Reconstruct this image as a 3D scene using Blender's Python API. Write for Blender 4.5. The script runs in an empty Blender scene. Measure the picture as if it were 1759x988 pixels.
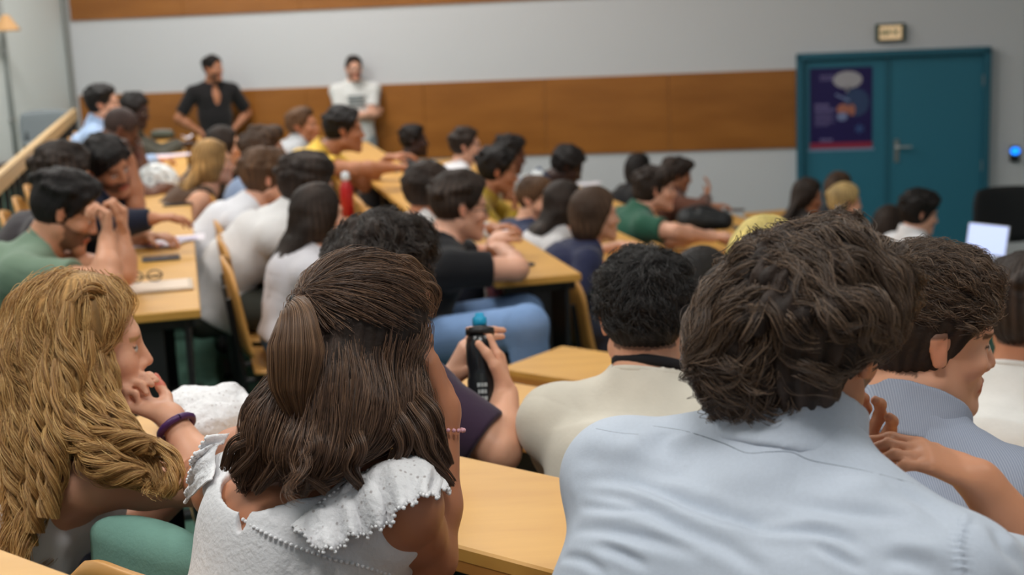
import bpy, math, random
import numpy as np
import openvdb
from mathutils import Matrix, Vector

# ------------------------------------------------------------ camera, world, light
SC = bpy.context.scene
COL = SC.collection
FPX, CX, CY = 2400.0, 879.5, 494.0          # focal length and centre for the 1759x988 frame
CAMZ = 2.70
PITCH, ROLL = math.radians(11.3), math.radians(2.58)
FWD = np.array([0, math.cos(PITCH), -math.sin(PITCH)])
UP0 = np.array([0, math.sin(PITCH), math.cos(PITCH)])
RT0 = np.array([1.0, 0, 0])
RT = math.cos(ROLL) * RT0 - math.sin(ROLL) * UP0
UP = math.sin(ROLL) * RT0 + math.cos(ROLL) * UP0
CAM = np.array([0, 0, CAMZ])
cd = bpy.data.cameras.new('camera')
cd.sensor_width = 36.0
cd.lens = FPX / 1759.0 * 36.0
cd.clip_start, cd.clip_end = 0.05, 100
cd.dof.use_dof = True
cd.dof.focus_distance = 1.95
cd.dof.aperture_fstop = 4.6
cam = bpy.data.objects.new('camera', cd)
COL.objects.link(cam)
m = Matrix.Identity(4)
for i in range(3):
    m[i][0], m[i][1], m[i][2], m[i][3] = RT[i], UP[i], -FWD[i], CAM[i]
cam.matrix_world = m
SC.camera = cam

SC.view_settings.view_transform = 'Standard'
SC.view_settings.look = 'None'
SC.view_settings.gamma = 1.0
SC.view_settings.use_curve_mapping = False
SC.view_settings.exposure = 0.0
SC.cycles.use_denoising = True
SC.cycles.max_bounces = 6
SC.cycles.diffuse_bounces = 3
SC.cycles.glossy_bounces = 2
SC.cycles.transmission_bounces = 4
SC.cycles.sample_clamp_indirect = 4.0

wd = bpy.data.worlds.new('world')
SC.world = wd
wd.use_nodes = True
wd.node_tree.nodes['Background'].inputs[0].default_value = (0.86, 0.93, 1.0, 1)
wd.node_tree.nodes['Background'].inputs[1].default_value = 0.36

# ceiling lamps: (x, y, power, tint) each one a fixture with its own area light under it
CEIL = 5.3
LAMPS = [(-2.6, 2.0, 52), (0.0, 0.6, 50), (2.4, 2.2, 26), (-3.2, 6.0, 62), (-0.2, 4.6, 44), (2.8, 5.6, 13),
         (-3.4, 10.0, 92), (-0.4, 9.4, 74), (-2.2, 12.2, 62)]


def W(px, py, D):
    """world point at pixel (px, py) of the photograph's frame, D metres along the view axis"""
    return CAM + (FWD + (px - CX) / FPX * RT - (py - CY) / FPX * UP) * D


def WZ(px, py, z):
    d = FWD + (px - CX) / FPX * RT - (py - CY) / FPX * UP
    return CAM + d * ((z - CAMZ) / d[2])


def WP(px, py, p0, n):
    d = FWD + (px - CX) / FPX * RT - (py - CY) / FPX * UP
    return CAM + d * (np.dot(np.asarray(p0) - CAM, n) / np.dot(d, n))


def S2L(c):
    return tuple((x / 12.92 if x <= 0.04045 else ((x + 0.055) / 1.055) ** 2.4) for x in c)


def rgb(r, g, b):
    return S2L((r / 255, g / 255, b / 255)) + (1.0,)


# ------------------------------------------------------------ materials
def mat(name, col, rough=0.6, spec=0.4, noise=None, bump=None, sub=0.0, emit=None, metal=0.0, coat=0.0, var=None, sheen=0.0, attr=None, trans=0.0):
    """noise=(scale, amount) brightens/darkens, bump=(scale, strength, dist), var=(colour2, scale, stretch)"""
    m = bpy.data.materials.new(name)
    m.use_nodes = True
    nt = m.node_tree
    N, Lk = nt.nodes, nt.links
    b = N['Principled BSDF']
    b.inputs['Base Color'].default_value = col
    b.inputs['Roughness'].default_value = rough
    b.inputs['Specular IOR Level'].default_value = spec
    b.inputs['Metallic'].default_value = metal
    b.inputs['Coat Weight'].default_value = coat
    b.inputs['Sheen Weight'].default_value = sheen
    b.inputs['Transmission Weight'].default_value = trans
    if sub:
        b.inputs['Subsurface Weight'].default_value = sub
        b.inputs['Subsurface Radius'].default_value = (0.02, 0.008, 0.004)
        b.inputs['Subsurface Scale'].default_value = 0.5
    if emit:
        b.inputs['Emission Color'].default_value = emit[0]
        b.inputs['Emission Strength'].default_value = emit[1]
    src = None
    tc = N.new('ShaderNodeTexCoord')
    if attr:
        a = N.new('ShaderNodeAttribute')
        a.attribute_name = attr
        src = a.outputs['Color']
    if var:
        mp = N.new('ShaderNodeMapping')
        mp.inputs['Scale'].default_value = var[2]
        Lk.new(tc.outputs['Object'], mp.inputs[0])
        nz = N.new('ShaderNodeTexNoise')
        nz.inputs['Scale'].default_value = var[1]
        nz.inputs['Detail'].default_value = 6
        Lk.new(mp.outputs[0], nz.inputs['Vector'])
        cr = N.new('ShaderNodeValToRGB')
        cr.color_ramp.elements[0].position = 0.35
        cr.color_ramp.elements[1].position = 0.65
        cr.color_ramp.elements[0].color = col
        cr.color_ramp.elements[1].color = var[0]
        Lk.new(nz.outputs[0], cr.inputs[0])
        src = cr.outputs[0]
    if noise:
        nz = N.new('ShaderNodeTexNoise')
        nz.inputs['Scale'].default_value = noise[0]
        nz.inputs['Detail'].default_value = 5
        Lk.new(tc.outputs['Object'], nz.inputs['Vector'])
        mr = N.new('ShaderNodeMapRange')
        mr.inputs[3].default_value = 1 - noise[1]
        mr.inputs[4].default_value = 1 + noise[1]
        Lk.new(nz.outputs[0], mr.inputs[0])
        mx = N.new('ShaderNodeVectorMath')
        mx.operation = 'SCALE'
        if src is None:
            mx.inputs[0].default_value = col[:3]
        else:
            Lk.new(src, mx.inputs[0])
        Lk.new(mr.outputs[0], mx.inputs['Scale'])
        src = mx.outputs[0]
    if src is not None:
        Lk.new(src, b.inputs['Base Color'])
    if bump:
        nz = N.new('ShaderNodeTexNoise')
        nz.inputs['Scale'].default_value = bump[0]
        nz.inputs['Detail'].default_value = 4
        Lk.new(tc.outputs['Object'], nz.inputs['Vector'])
        bp = N.new('ShaderNodeBump')
        bp.inputs['Strength'].default_value = bump[1]
        bp.inputs['Distance'].default_value = bump[2]
        Lk.new(nz.outputs[0], bp.inputs['Height'])
        Lk.new(bp.outputs[0], b.inputs['Normal'])
    return m


M = {}
M['wall'] = mat('off_white_plaster', rgb(212, 213, 216), 0.75, 0.3, noise=(0.7, 0.03), bump=(60, 0.1, 0.002))
M['wall_l'] = mat('cool_white_plaster', rgb(218, 224, 222), 0.75, 0.3, noise=(0.7, 0.03))
M['ceil'] = mat('white_ceiling_tile', rgb(225, 225, 220), 0.9, 0.2, noise=(8, 0.03))
M['band'] = mat('orange_brown_wood_panel', rgb(166, 106, 48), 0.27, 0.5, var=(rgb(148, 92, 40), 1.2, (1, 1, 5)))
M['wood'] = mat('honey_beech_laminate', rgb(212, 161, 80), 0.42, 0.45, var=(rgb(203, 150, 72), 3.0, (1.0, 7, 7)))
M['wood_edge'] = mat('beech_edge', rgb(186, 128, 62), 0.45, 0.4, noise=(9, 0.08))
M['ply'] = mat('golden_moulded_plywood', rgb(206, 150, 80), 0.4, 0.5, noise=(5, 0.08))
M['rail'] = mat('pale_beech_rail', rgb(214, 180, 132), 0.45, 0.4, noise=(5, 0.05))
M['black'] = mat('black_painted_steel', rgb(28, 28, 30), 0.45, 0.5)
M['carpet'] = mat('dark_green_carpet', rgb(84, 118, 104), 0.95, 0.1, noise=(14, 0.25), bump=(300, 0.6, 0.004))
M['door'] = mat('teal_painted_door', rgb(46, 116, 138), 0.5, 0.4, noise=(2, 0.05))
M['frame'] = mat('teal_door_frame', rgb(38, 100, 120), 0.5, 0.4)
M['metal'] = mat('brushed_steel', rgb(190, 190, 188), 0.3, 0.5, metal=0.9)
M['paper'] = mat('white_paper', rgb(235, 228, 235), 0.8, 0.2)
M['pinkpaper'] = mat('pink_print', rgb(226, 120, 120), 0.8, 0.2)
M['phone'] = mat('dark_phone_glass', rgb(30, 34, 42), 0.15, 0.6)
M['lampglow'] = mat('lit_lamp_diffuser', rgb(250, 250, 245), 0.6, 0.2, emit=((1, 0.97, 0.9, 1), 4.0))


def srf(name, r, g, b, **k):
    if name not in M:
        M[name] = mat(name, rgb(r, g, b), **k)
    return M[name]


# ------------------------------------------------------------ object helpers
def link(o, parent=None):
    COL.objects.link(o)
    if parent is not None:
        o.parent = parent
    return o


def tag(o, label=None, cat=None, group=None, kind=None):
    if label:
        o['label'] = label
    if cat:
        o['category'] = cat
    if group:
        o['group'] = group
    if kind:
        o['kind'] = kind
    return o


def empty(name, loc, label=None, cat=None, group=None, rz=0.0):
    o = bpy.data.objects.new(name, None)
    o.empty_display_size = 0.1
    o.location = [float(v) for v in loc]
    o.rotation_euler = (0, 0, rz)
    link(o)
    return tag(o, label, cat, group)


def mesh_obj(name, V, F, material, parent=None, smooth=False, world=True):
    """V in world coordinates; the object is placed so that under PARENT it stays there"""
    V = np.asarray(V, dtype=np.float32)
    me = bpy.data.meshes.new(name)
    if parent is not None and world:
        c, s = math.cos(-parent.rotation_euler[2]), math.sin(-parent.rotation_euler[2])
        q = V - np.array(parent.location, dtype=np.float32)
        V = np.stack([q[:, 0] * c - q[:, 1] * s, q[:, 0] * s + q[:, 1] * c, q[:, 2]], 1)
    if isinstance(F, np.ndarray):
        n = F.shape[1]
        me.vertices.add(len(V))
        me.vertices.foreach_set('co', V.ravel())
        me.loops.add(F.size)
        me.loops.foreach_set('vertex_index', F.astype(np.int32).ravel())
        me.polygons.add(len(F))
        me.polygons.foreach_set('loop_start', np.arange(0, F.size, n, dtype=np.int32))
        me.update(calc_edges=True)
    else:
        me.from_pydata([tuple(map(float, v)) for v in V], [], [tuple(f) for f in F])
        me.update()
    if smooth:
        me.polygons.foreach_set('use_smooth', np.ones(len(me.polygons), dtype=bool))
    if material is not None:
        me.materials.append(material)
    o = bpy.data.objects.new(name, me)
    link(o, parent)
    return o


class MB:
    """collects simple shapes into one mesh"""

    def __init__(s):
        s.V, s.F = [], []

    def raw(s, V, F):
        b = len(s.V)
        s.V += [tuple(v) for v in V]
        s.F += [tuple(b + i for i in f) for f in F]
        return s

    def box(s, c, ax, ay, az, hx, hy, hz, bev=0.0):
        c, ax, ay, az = map(np.asarray, (c, ax, ay, az))
        if bev <= 0:
            P = [c + ax * hx * i + ay * hy * j + az * hz * k for k in (-1, 1) for j in (-1, 1) for i in (-1, 1)]
            return s.raw(P, [(0, 2, 3, 1), (4, 5, 7, 6), (0, 1, 5, 4), (2, 6, 7, 3), (0, 4, 6, 2), (1, 3, 7, 5)])
        rings = []
        for (z, ins) in ((-hz, bev), (-hz + bev, 0), (hz - bev, 0), (hz, bev)):
            r = []
            X, Y = hx - ins, hy - ins
            b = bev
            for (i, j) in ((X, Y - b), (X - b, Y), (-X + b, Y), (-X, Y - b), (-X, -Y + b), (-X + b, -Y), (X - b, -Y), (X, -Y + b)):
                r.append(c + ax * i + ay * j + az * z)
            rings.append(r)
        V = [v for r in rings for v in r]
        F = []
        for k in range(3):
            for i in range(8):
                j = (i + 1) % 8
                F.append((k * 8 + i, k * 8 + j, k * 8 + 8 + j, k * 8 + 8 + i))
        F.append(tuple(range(7, -1, -1)))
        F.append(tuple(range(24, 32)))
        return s.raw(V, F)

    def prism(s, poly, z0, z1):
        n = len(poly)
        V = [(p[0], p[1], z0) for p in poly] + [(p[0], p[1], z1) for p in poly]
        F = [tuple(range(n - 1, -1, -1)), tuple(range(n, 2 * n))] + [(i, (i + 1) % n, n + (i + 1) % n, n + i) for i in range(n)]
        return s.raw(V, F)

    def tube(s, pts, rad, n=10, caps=True):
        pts = [np.asarray(p, float) for p in pts]
        if not hasattr(rad, '__len__'):
            rad = [rad] * len(pts)
        V, F = [], []
        ref = None
        for i, p in enumerate(pts):
            t = pts[min(i + 1, len(pts) - 1)] - pts[max(i - 1, 0)]
            t = t / (np.linalg.norm(t) + 1e-9)
            if ref is None:
                ref = np.cross(t, [0, 0, 1.0]) if abs(t[2]) < 0.9 else np.cross(t, [1.0, 0, 0])
            u = ref - t * np.dot(ref, t)
            u /= np.linalg.norm(u) + 1e-9
            ref = u
            v = np.cross(t, u)
            for k in range(n):
                a = 2 * math.pi * k / n
                V.append(p + (u * math.cos(a) + v * math.sin(a)) * rad[i])
        for i in range(len(pts) - 1):
            for k in range(n):
                F.append((i * n + k, i * n + (k + 1) % n, (i + 1) * n + (k + 1) % n, (i + 1) * n + k))
        if caps:
            F.append(tuple(range(n - 1, -1, -1)))
            F.append(tuple((len(pts) - 1) * n + k for k in range(n)))
        return s.raw(V, F)

    def lathe(s, base, axis, prof, n=24):
        base, axis = np.asarray(base, float), np.asarray(axis, float)
        return s.tube([base + axis * h for h, r in prof], [max(r, 1e-4) for h, r in prof], n)

    def build(s, name, material, parent=None, smooth=False):
        return mesh_obj(name, s.V, s.F, material, parent, smooth)
# ------------------------------------------------------------ signed-distance modelling (smooth unions, then a quad mesh)
def nrm(v):
    v = np.asarray(v, float)
    return v / (np.linalg.norm(v) + 1e-12)


def basis(w, side):
    w = nrm(w)
    u = np.asarray(side, float)
    u = nrm(u - w * np.dot(u, w))
    return u, np.cross(w, u), w


class Field:
    def __init__(s, lo, hi, vox):
        s.lo = np.asarray(lo, float)
        s.vox = vox
        s.n = np.maximum(4, np.ceil((np.asarray(hi) - s.lo) / vox).astype(int) + 1)
        s.F = np.full(tuple(s.n), 0.5, dtype=np.float32)
        s.ax = [(s.lo[i] + np.arange(s.n[i]) * vox).astype(np.float32) for i in range(3)]

    def sl(s, blo, bhi):
        a = np.clip(np.floor((np.asarray(blo) - s.lo) / s.vox).astype(int), 0, s.n)
        b = np.clip(np.ceil((np.asarray(bhi) - s.lo) / s.vox).astype(int) + 1, 0, s.n)
        if np.any(b <= a):
            return None
        S = tuple(slice(a[i], b[i]) for i in range(3))
        return S, s.ax[0][S[0]][:, None, None], s.ax[1][S[1]][None, :, None], s.ax[2][S[2]][None, None, :]

    def comb(s, S, d, k, op='u'):
        A = s.F[S]
        if op == 'u':
            if k > 0:
                h = np.maximum(k - np.abs(A - d), 0) / k
                s.F[S] = np.minimum(A, d) - h * h * k * 0.25
            else:
                s.F[S] = np.minimum(A, d)
        else:
            d = -d if op == 's' else d
            if k > 0:
                h = np.maximum(k - np.abs(A - d), 0) / k
                s.F[S] = np.maximum(A, d) + h * h * k * 0.25
            else:
                s.F[S] = np.maximum(A, d)

    def cone(s, a, b, ra, rb, k=0.02, op='u', mg=0.03):
        a, b = np.asarray(a, float), np.asarray(b, float)
        R = max(ra, rb) + k + mg
        r = s.sl(np.minimum(a, b) - R, np.maximum(a, b) + R)
        if r is None:
            return
        S, X, Y, Z = r
        ab = b - a
        L2 = max(float(ab @ ab), 1e-10)
        x, y, z = X - a[0], Y - a[1], Z - a[2]
        t = np.clip((x * ab[0] + y * ab[1] + z * ab[2]) / L2, 0, 1)
        d = np.sqrt((x - t * ab[0]) ** 2 + (y - t * ab[1]) ** 2 + (z - t * ab[2]) ** 2) - (ra + (rb - ra) * t)
        s.comb(S, d.astype(np.float32), k, op)

    def seg(s, a, b, side, r0, r1, rz=None, k=0.03, op='u', mg=0.03):
        """elliptical tapering segment; r0, r1 = (half width along SIDE, half depth)"""
        a, b = np.asarray(a, float), np.asarray(b, float)
        L = np.linalg.norm(b - a)
        if L < 1e-6:
            b = a + np.array([0, 0, 1e-4])
            L = 1e-4
        u, v, w = basis(b - a, side)
        R = max(max(r0), max(r1)) + k + mg
        r = s.sl(np.minimum(a, b) - R, np.maximum(a, b) + R)
        if r is None:
            return
        S, X, Y, Z = r
        x, y, z = X - a[0], Y - a[1], Z - a[2]
        h = x * w[0] + y * w[1] + z * w[2]
        qx = x * u[0] + y * u[1] + z * u[2]
        qy = x * v[0] + y * v[1] + z * v[2]
        t = np.clip(h / L, 0, 1)
        qz = h - t * L
        rx = r0[0] + (r1[0] - r0[0]) * t
        ry = r0[1] + (r1[1] - r0[1]) * t
        rzz = rz if rz is not None else np.minimum(rx, ry)
        k0 = np.sqrt((qx / rx) ** 2 + (qy / ry) ** 2 + (qz / rzz) ** 2)
        k1 = np.sqrt((qx / rx ** 2) ** 2 + (qy / ry ** 2) ** 2 + (qz / rzz ** 2) ** 2) + 1e-6
        s.comb(S, (k0 * (k0 - 1) / k1).astype(np.float32), k, op)

    def ell(s, c, R, rad, k=0.02, op='u', mg=0.03):
        """R columns = axes"""
        c = np.asarray(c, float)
        q = max(rad) + k + mg
        r = s.sl(c - q, c + q)
        if r is None:
            return
        S, X, Y, Z = r
        x, y, z = X - c[0], Y - c[1], Z - c[2]
        a = [x * R[0, i] + y * R[1, i] + z * R[2, i] for i in range(3)]
        k0 = np.sqrt(sum((a[i] / rad[i]) ** 2 for i in range(3)))
        k1 = np.sqrt(sum((a[i] / rad[i] ** 2) ** 2 for i in range(3))) + 1e-6
        s.comb(S, (k0 * (k0 - 1) / k1).astype(np.float32), k, op)

    def plane(s, c, n, k=0.004, within=None):
        """keep the side where (p - c).n < 0; WITHIN=(centre, radius) limits the cut to a ball's box"""
        n = nrm(n)
        if within is None:
            blo, bhi = s.lo, s.lo + s.n * s.vox
        else:
            blo, bhi = within[0] - within[1], within[0] + within[1]
        r = s.sl(blo, bhi)
        if r is None:
            return
        S, X, Y, Z = r
        d = (X - c[0]) * n[0] + (Y - c[1]) * n[1] + (Z - c[2]) * n[2]
        s.comb(S, d.astype(np.float32), k, 'i')

    def mesh(s):
        F = s.F
        m = F < 0.03
        if not (F < 0).any():
            return np.zeros((0, 3), np.float32), np.zeros((0, 4), np.int64)
        idx = [np.where(m.any(axis=tuple(j for j in range(3) if j != i)))[0] for i in range(3)]
        a = [max(0, ix[0] - 2) for ix in idx]
        b = [min(s.n[i], idx[i][-1] + 3) for i in range(3)]
        sub = np.full([b[i] - a[i] + 2 for i in range(3)], 0.5, np.float32)
        sub[1:-1, 1:-1, 1:-1] = np.minimum(F[a[0]:b[0], a[1]:b[1], a[2]:b[2]], 0.5)
        g = openvdb.FloatGrid(0.5)
        g.copyFromArray(sub)
        P, Q = g.convertToQuads(0.0)
        P = np.asarray(P, np.float64) - 1
        return (P + np.array(a)) * s.vox + s.lo, np.asarray(Q, np.int64)[:, ::-1]

    def sample(s, P):
        q = (P - s.lo) / s.vox
        q = np.clip(q, 0, s.n - 1.001)
        i = q.astype(int)
        f = q - i
        F = s.F
        out = 0
        for dx in (0, 1):
            for dy in (0, 1):
                for dz in (0, 1):
                    w = (f[:, 0] if dx else 1 - f[:, 0]) * (f[:, 1] if dy else 1 - f[:, 1]) * (f[:, 2] if dz else 1 - f[:, 2])
                    out = out + w * F[i[:, 0] + dx, i[:, 1] + dy, i[:, 2] + dz]
        return out

    def grad(s, P):
        e = s.vox * 1.2
        g = np.stack([s.sample(P + np.eye(3)[i] * e) - s.sample(P - np.eye(3)[i] * e) for i in range(3)], 1)
        return g / (np.linalg.norm(g, axis=1, keepdims=True) + 1e-9)


def vnormals(V, Q):
    n = np.cross(V[Q[:, 2]] - V[Q[:, 0]], V[Q[:, 3]] - V[Q[:, 1]])
    out = np.zeros_like(V)
    for i in range(4):
        np.add.at(out, Q[:, i], n)
    return out / (np.linalg.norm(out, axis=1, keepdims=True) + 1e-12)


def snoise(P, freq, seed, oct=3):
    """smooth sum-of-sines noise, about -1..1"""
    r = np.random.RandomState(seed)
    out = 0
    amp, tot = 1.0, 0
    for o in range(oct):
        for j in range(3):
            k = r.normal(size=3)
            k = k / np.linalg.norm(k) * freq * (2 ** o) * r.uniform(0.7, 1.3)
            k2 = r.normal(size=3) * freq * (2 ** o) * 0.5
            out = out + amp * np.sin(P @ k + r.uniform(0, 6.28) + 1.3 * np.sin(P @ k2 + r.uniform(0, 6.28)))
        tot += amp * 1.8
        amp *= 0.5
    return out / tot


def folds(P, freq, seed, n=3, dirs=None):
    """crease-like ridges, 0..1"""
    r = np.random.RandomState(seed)
    out = 0
    for j in range(n):
        k = nrm(r.normal(size=3) if dirs is None else dirs[j % len(dirs)] + r.normal(size=3) * 0.25) * freq * r.uniform(0.7, 1.4)
        k2 = r.normal(size=3) * freq * 0.35
        m = 0.5 + 0.5 * np.sin(P @ (r.normal(size=3) * freq * 0.3) + r.uniform(0, 6))
        out = out + m * (1 - np.abs(np.sin(P @ k + r.uniform(0, 6.28) + 1.6 * np.sin(P @ k2 + r.uniform(0, 6.28))))) ** 2.2
    return out / n


def field_obj(f, name, material, parent, disp=None, colfn=None, post=None):
    V, Q = f.mesh()
    if len(V) == 0:
        return None, V
    if disp is not None:
        N = vnormals(V, Q)
        V = V + N * disp(V, N)[:, None]
    if post is not None:
        V = post(V)
    o = mesh_obj(name, V, Q, material, parent, smooth=True)
    if colfn is not None:
        c = colfn(V)
        a = o.data.color_attributes.new('Col', 'FLOAT_COLOR', 'POINT')
        c4 = np.ones((len(V), 4), np.float32)
        c4[:, :3] = c
        a.data.foreach_set('color', c4.ravel())
    return o, V


# ------------------------------------------------------------ people
def rot_head(yaw, pitch, roll):
    """columns: right, forward, up.  yaw = heading to the right of +Y, pitch>0 looks down, roll>0 tilts to the head's right"""
    f = np.array([math.sin(yaw), math.cos(yaw), 0])
    r = np.array([math.cos(yaw), -math.sin(yaw), 0])
    u = np.array([0, 0, 1.0])
    f, u = f * math.cos(pitch) - u * math.sin(pitch), u * math.cos(pitch) + f * math.sin(pitch)
    r, u = r * math.cos(roll) - u * math.sin(roll), u * math.cos(roll) + r * math.sin(roll)
    return np.stack([r, f, u], 1)


def add_head(f, C, R, s, fem=False, ear=True, nk=None, nkr=0.056):
    L = lambda x, y, z: C + R @ (np.array([x, y, z]) * s)
    f.ell(L(0, -0.012, 0.036), R, (0.076 * s, 0.095 * s, 0.087 * s), k=0.01)
    f.ell(L(0, 0.026, -0.025), R, (0.059 * s, 0.064 * s, 0.083 * s), k=0.03)
    jw = 0.045 if fem else 0.051
    for sg in (-1, 1):
        f.cone(L(sg * jw, 0.002, -0.052), L(sg * 0.014, 0.072, -0.098), 0.02 * s, 0.015 * s, k=0.03)
        f.ell(L(sg * 0.044, 0.062, -0.022), R, (0.02 * s, 0.02 * s, 0.018 * s), k=0.025)
    f.ell(L(0, 0.078, -0.098), R, (0.02 * s, 0.016 * s, 0.015 * s), k=0.02)
    f.cone(L(-0.03, 0.078, 0.026), L(0.03, 0.078, 0.026), 0.012 * s, 0.012 * s, k=0.02)
    for sg in (-1, 1):
        f.ell(L(sg * 0.032, 0.1, 0.003), R, (0.019 * s, 0.014 * s, 0.012 * s), k=0.012, op='s')
        f.ell(L(sg * 0.031, 0.0745, 0.002), R, (0.0145 * s, 0.0145 * s, 0.0115 * s), k=0.004)
    f.cone(L(0, 0.087, 0.012), L(0, 0.106, -0.028), 0.0075 * s, 0.0105 * s, k=0.012)
    for sg in (-1, 1):
        f.ell(L(sg * 0.012, 0.094, -0.033), R, (0.009 * s, 0.011 * s, 0.008 * s), k=0.006)
    f.ell(L(0, 0.084, -0.062), R, (0.026 * s, 0.012 * s, 0.02 * s), k=0.014)
    f.cone(L(-0.019, 0.086, -0.061), L(0, 0.095, -0.058), 0.005 * s, 0.0065 * s, k=0.005)
    f.cone(L(0.019, 0.086, -0.061), L(0, 0.095, -0.058), 0.005 * s, 0.0065 * s, k=0.005)
    f.cone(L(-0.014, 0.087, -0.071), L(0.014, 0.087, -0.071), 0.0065 * s, 0.0065 * s, k=0.006)
    f.cone(L(-0.022, 0.098, -0.0655), L(0.022, 0.098, -0.0655), 0.0022 * s, 0.0022 * s, k=0.003, op='s')
    if ear:
        for sg in (-1, 1):
            f.seg(L(sg * 0.083, -0.018, 0.022), L(sg * 0.077, -0.004, -0.020), R[:, 1], (0.0175 * s, 0.007 * s), (0.011 * s, 0.006 * s), k=0.006)
            f.ell(L(sg * 0.0925, -0.009, 0.006), R, (0.007 * s, 0.009 * s, 0.015 * s), k=0.004, op='s')
    if nk is not None:
        f.cone(nk, L(0, -0.026, -0.045), nkr * s * 1.08, nkr * s * 0.95, k=0.035)
        f.cone(L(0, 0.0, -0.062), nk + R[:, 1] * 0.02, 0.035 * s, 0.04 * s, k=0.03)


def head_colors(V, C, R, s, skin, lip=None, brow=None, beard=None, beard_hi=-0.035, scalp=None):
    q = (V - C) @ R / s
    c = np.tile(np.array(skin[:3]), (len(V), 1))
    x, y, z = np.abs(q[:, 0]), q[:, 1], q[:, 2]
    near = np.linalg.norm(q, axis=1) < 0.2

    def mix(m, col):
        m = (np.clip(m, 0, 1) * near)[:, None]
        c[:] = c * (1 - m) + np.array(col[:3]) * m

    red = np.array([skin[0] * 0.98, skin[1] * 0.68, skin[2] * 0.62])
    mix(np.exp(-((x - 0.045) ** 2 + (y - 0.07) ** 2 + (z + 0.03) ** 2) / 0.02 ** 2) * 0.45, red)
    mix(np.exp(-((x) ** 2 + (y - 0.112) ** 2 + (z + 0.03) ** 2) / 0.012 ** 2) * 0.4, red)
    mix((np.exp(-(((x - 0.083) / 0.012) ** 2 + ((y + 0.01) / 0.022) ** 2 + ((z - 0.003) / 0.035) ** 2))) * 0.6, red)
    if scalp is not None:
        mix(((z > 0.02) & (y < 0.06)) * 0.75, scalp)
        mix(((z > -0.045) & (y < -0.03)) * 0.75, scalp)
    if beard is not None:
        b = (y > 0.0) & (z < beard_hi + 0.25 * np.clip(0.05 - y, 0, 1)) & (z > -0.13)
        b = b & (((q[:, 0] / 0.064) ** 2 + ((y - 0.026) / 0.068) ** 2 + ((z + 0.03) / 0.09) ** 2) < 1.2)
        mix(b * 0.72, beard)
        mix(((np.abs(z + 0.047) < 0.007) & (x < 0.03) & (y > 0.07)) * 0.7, beard)
    lipc = lip if lip is not None else (min(1, skin[0] * 0.85), skin[1] * 0.45, skin[2] * 0.45)
    mix((y > 0.083) & (np.abs(z + 0.0645) < 0.0125 - 0.25 * x) & (x < 0.026), lipc)
    bc = brow if brow is not None else (0.03, 0.02, 0.015)
    mix(((np.abs(z - 0.0235 - 0.1 * (0.03 - x)) < 0.0042) & (x > 0.012) & (x < 0.048) & (y > 0.05)) * 0.85, bc)
    ey = ((x - 0.031) / 0.0125) ** 2 + ((z - 0.002) / 0.0062) ** 2
    mix((ey < 1) & (y > 0.07), (0.62, 0.58, 0.55))
    mix((((x - 0.031) ** 2 + (z - 0.002) ** 2) < 0.0052 ** 2) & (y > 0.07), (0.03, 0.018, 0.01))
    mix((ey >= 1) & (ey < 1.5) & (y > 0.065) & (z > 0.003), (0.05, 0.03, 0.02))
    return c


def add_hand(f, w, d, n, t, s=1.0, curl=(0.35, 0.5, 0.4), spread=0.06, thumb=0.5, k=0.006):
    """w wrist, d pointing direction, n the way the palm faces, t towards the thumb"""
    w = np.asarray(w, float)
    d = nrm(d)
    n = np.asarray(n, float)
    n = nrm(n - d * np.dot(n, d))
    t0 = nrm(np.cross(n, d))
    t = t0 if np.dot(t0, t) > 0 else -t0
    f.seg(w - d * 0.01 * s, w + d * 0.08 * s, t, (0.028 * s, 0.019 * s), (0.04 * s, 0.0145 * s), k=0.015)
    lens = [(0.040, 0.025, 0.021), (0.045, 0.028, 0.022), (0.041, 0.026, 0.021), (0.032, 0.020, 0.018)]
    offs = [0.030, 0.0105, -0.009, -0.0275]
    for i in range(4):
        p = w + (d * (0.083 - 0.003 * abs(i - 1)) + t * offs[i]) * s
        dd, nn = nrm(d + t * spread * (1.5 - i)), n
        r = [0.0092, 0.0092, 0.0088, 0.0078][i] * s
        for j in range(3):
            a = curl[j] * (1 + 0.08 * (i - 1))
            dd, nn = nrm(dd * math.cos(a) + nn * math.sin(a)), nrm(nn * math.cos(a) - dd * math.sin(a))
            q = p + dd * lens[i][j] * s
            f.cone(p, q, r, r * 0.9, k=k, mg=0.012)
            p, r = q, r * 0.9
    b = w + (d * 0.022 + t * 0.024) * s
    dd = nrm(d * (1 - thumb * 0.5) + t * 0.75 + n * 0.25)
    q = b + dd * 0.04 * s
    f.cone(b, q, 0.0155 * s, 0.0115 * s, k=0.012, mg=0.012)
    dd = nrm(dd * 0.6 + d * 0.6 + n * 0.3)
    q2 = q + dd * 0.031 * s
    f.cone(q, q2, 0.011 * s, 0.010 * s, k=k, mg=0.012)
    dd = nrm(dd + n * 0.3 + d * 0.2)
    f.cone(q2, q2 + dd * 0.026 * s, 0.0098 * s, 0.0085 * s, k=k, mg=0.012)


def hit(px, py, fields, near=0.9, far=4.0, off=0.0):
    """first point of the modelled surfaces on the sight line through a pixel, lifted OFF along the surface normal"""
    d = FWD + (px - CX) / FPX * RT - (py - CY) / FPX * UP
    t = np.arange(near, far, 0.002)
    P = CAM + t[:, None] * d
    best = None
    for f in fields:
        ins = np.all((P > f.lo) & (P < f.lo + (f.n - 2) * f.vox), axis=1)
        if not ins.any():
            continue
        v = f.sample(P[ins])
        k = np.where(v < 0)[0]
        if len(k):
            tt = t[ins][k[0]]
            if best is None or tt < best[0]:
                best = (tt, f)
    if best is None:
        return None
    p = CAM + d * best[0]
    g = best[1].grad(p[None])[0]
    return p + g * off


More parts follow.
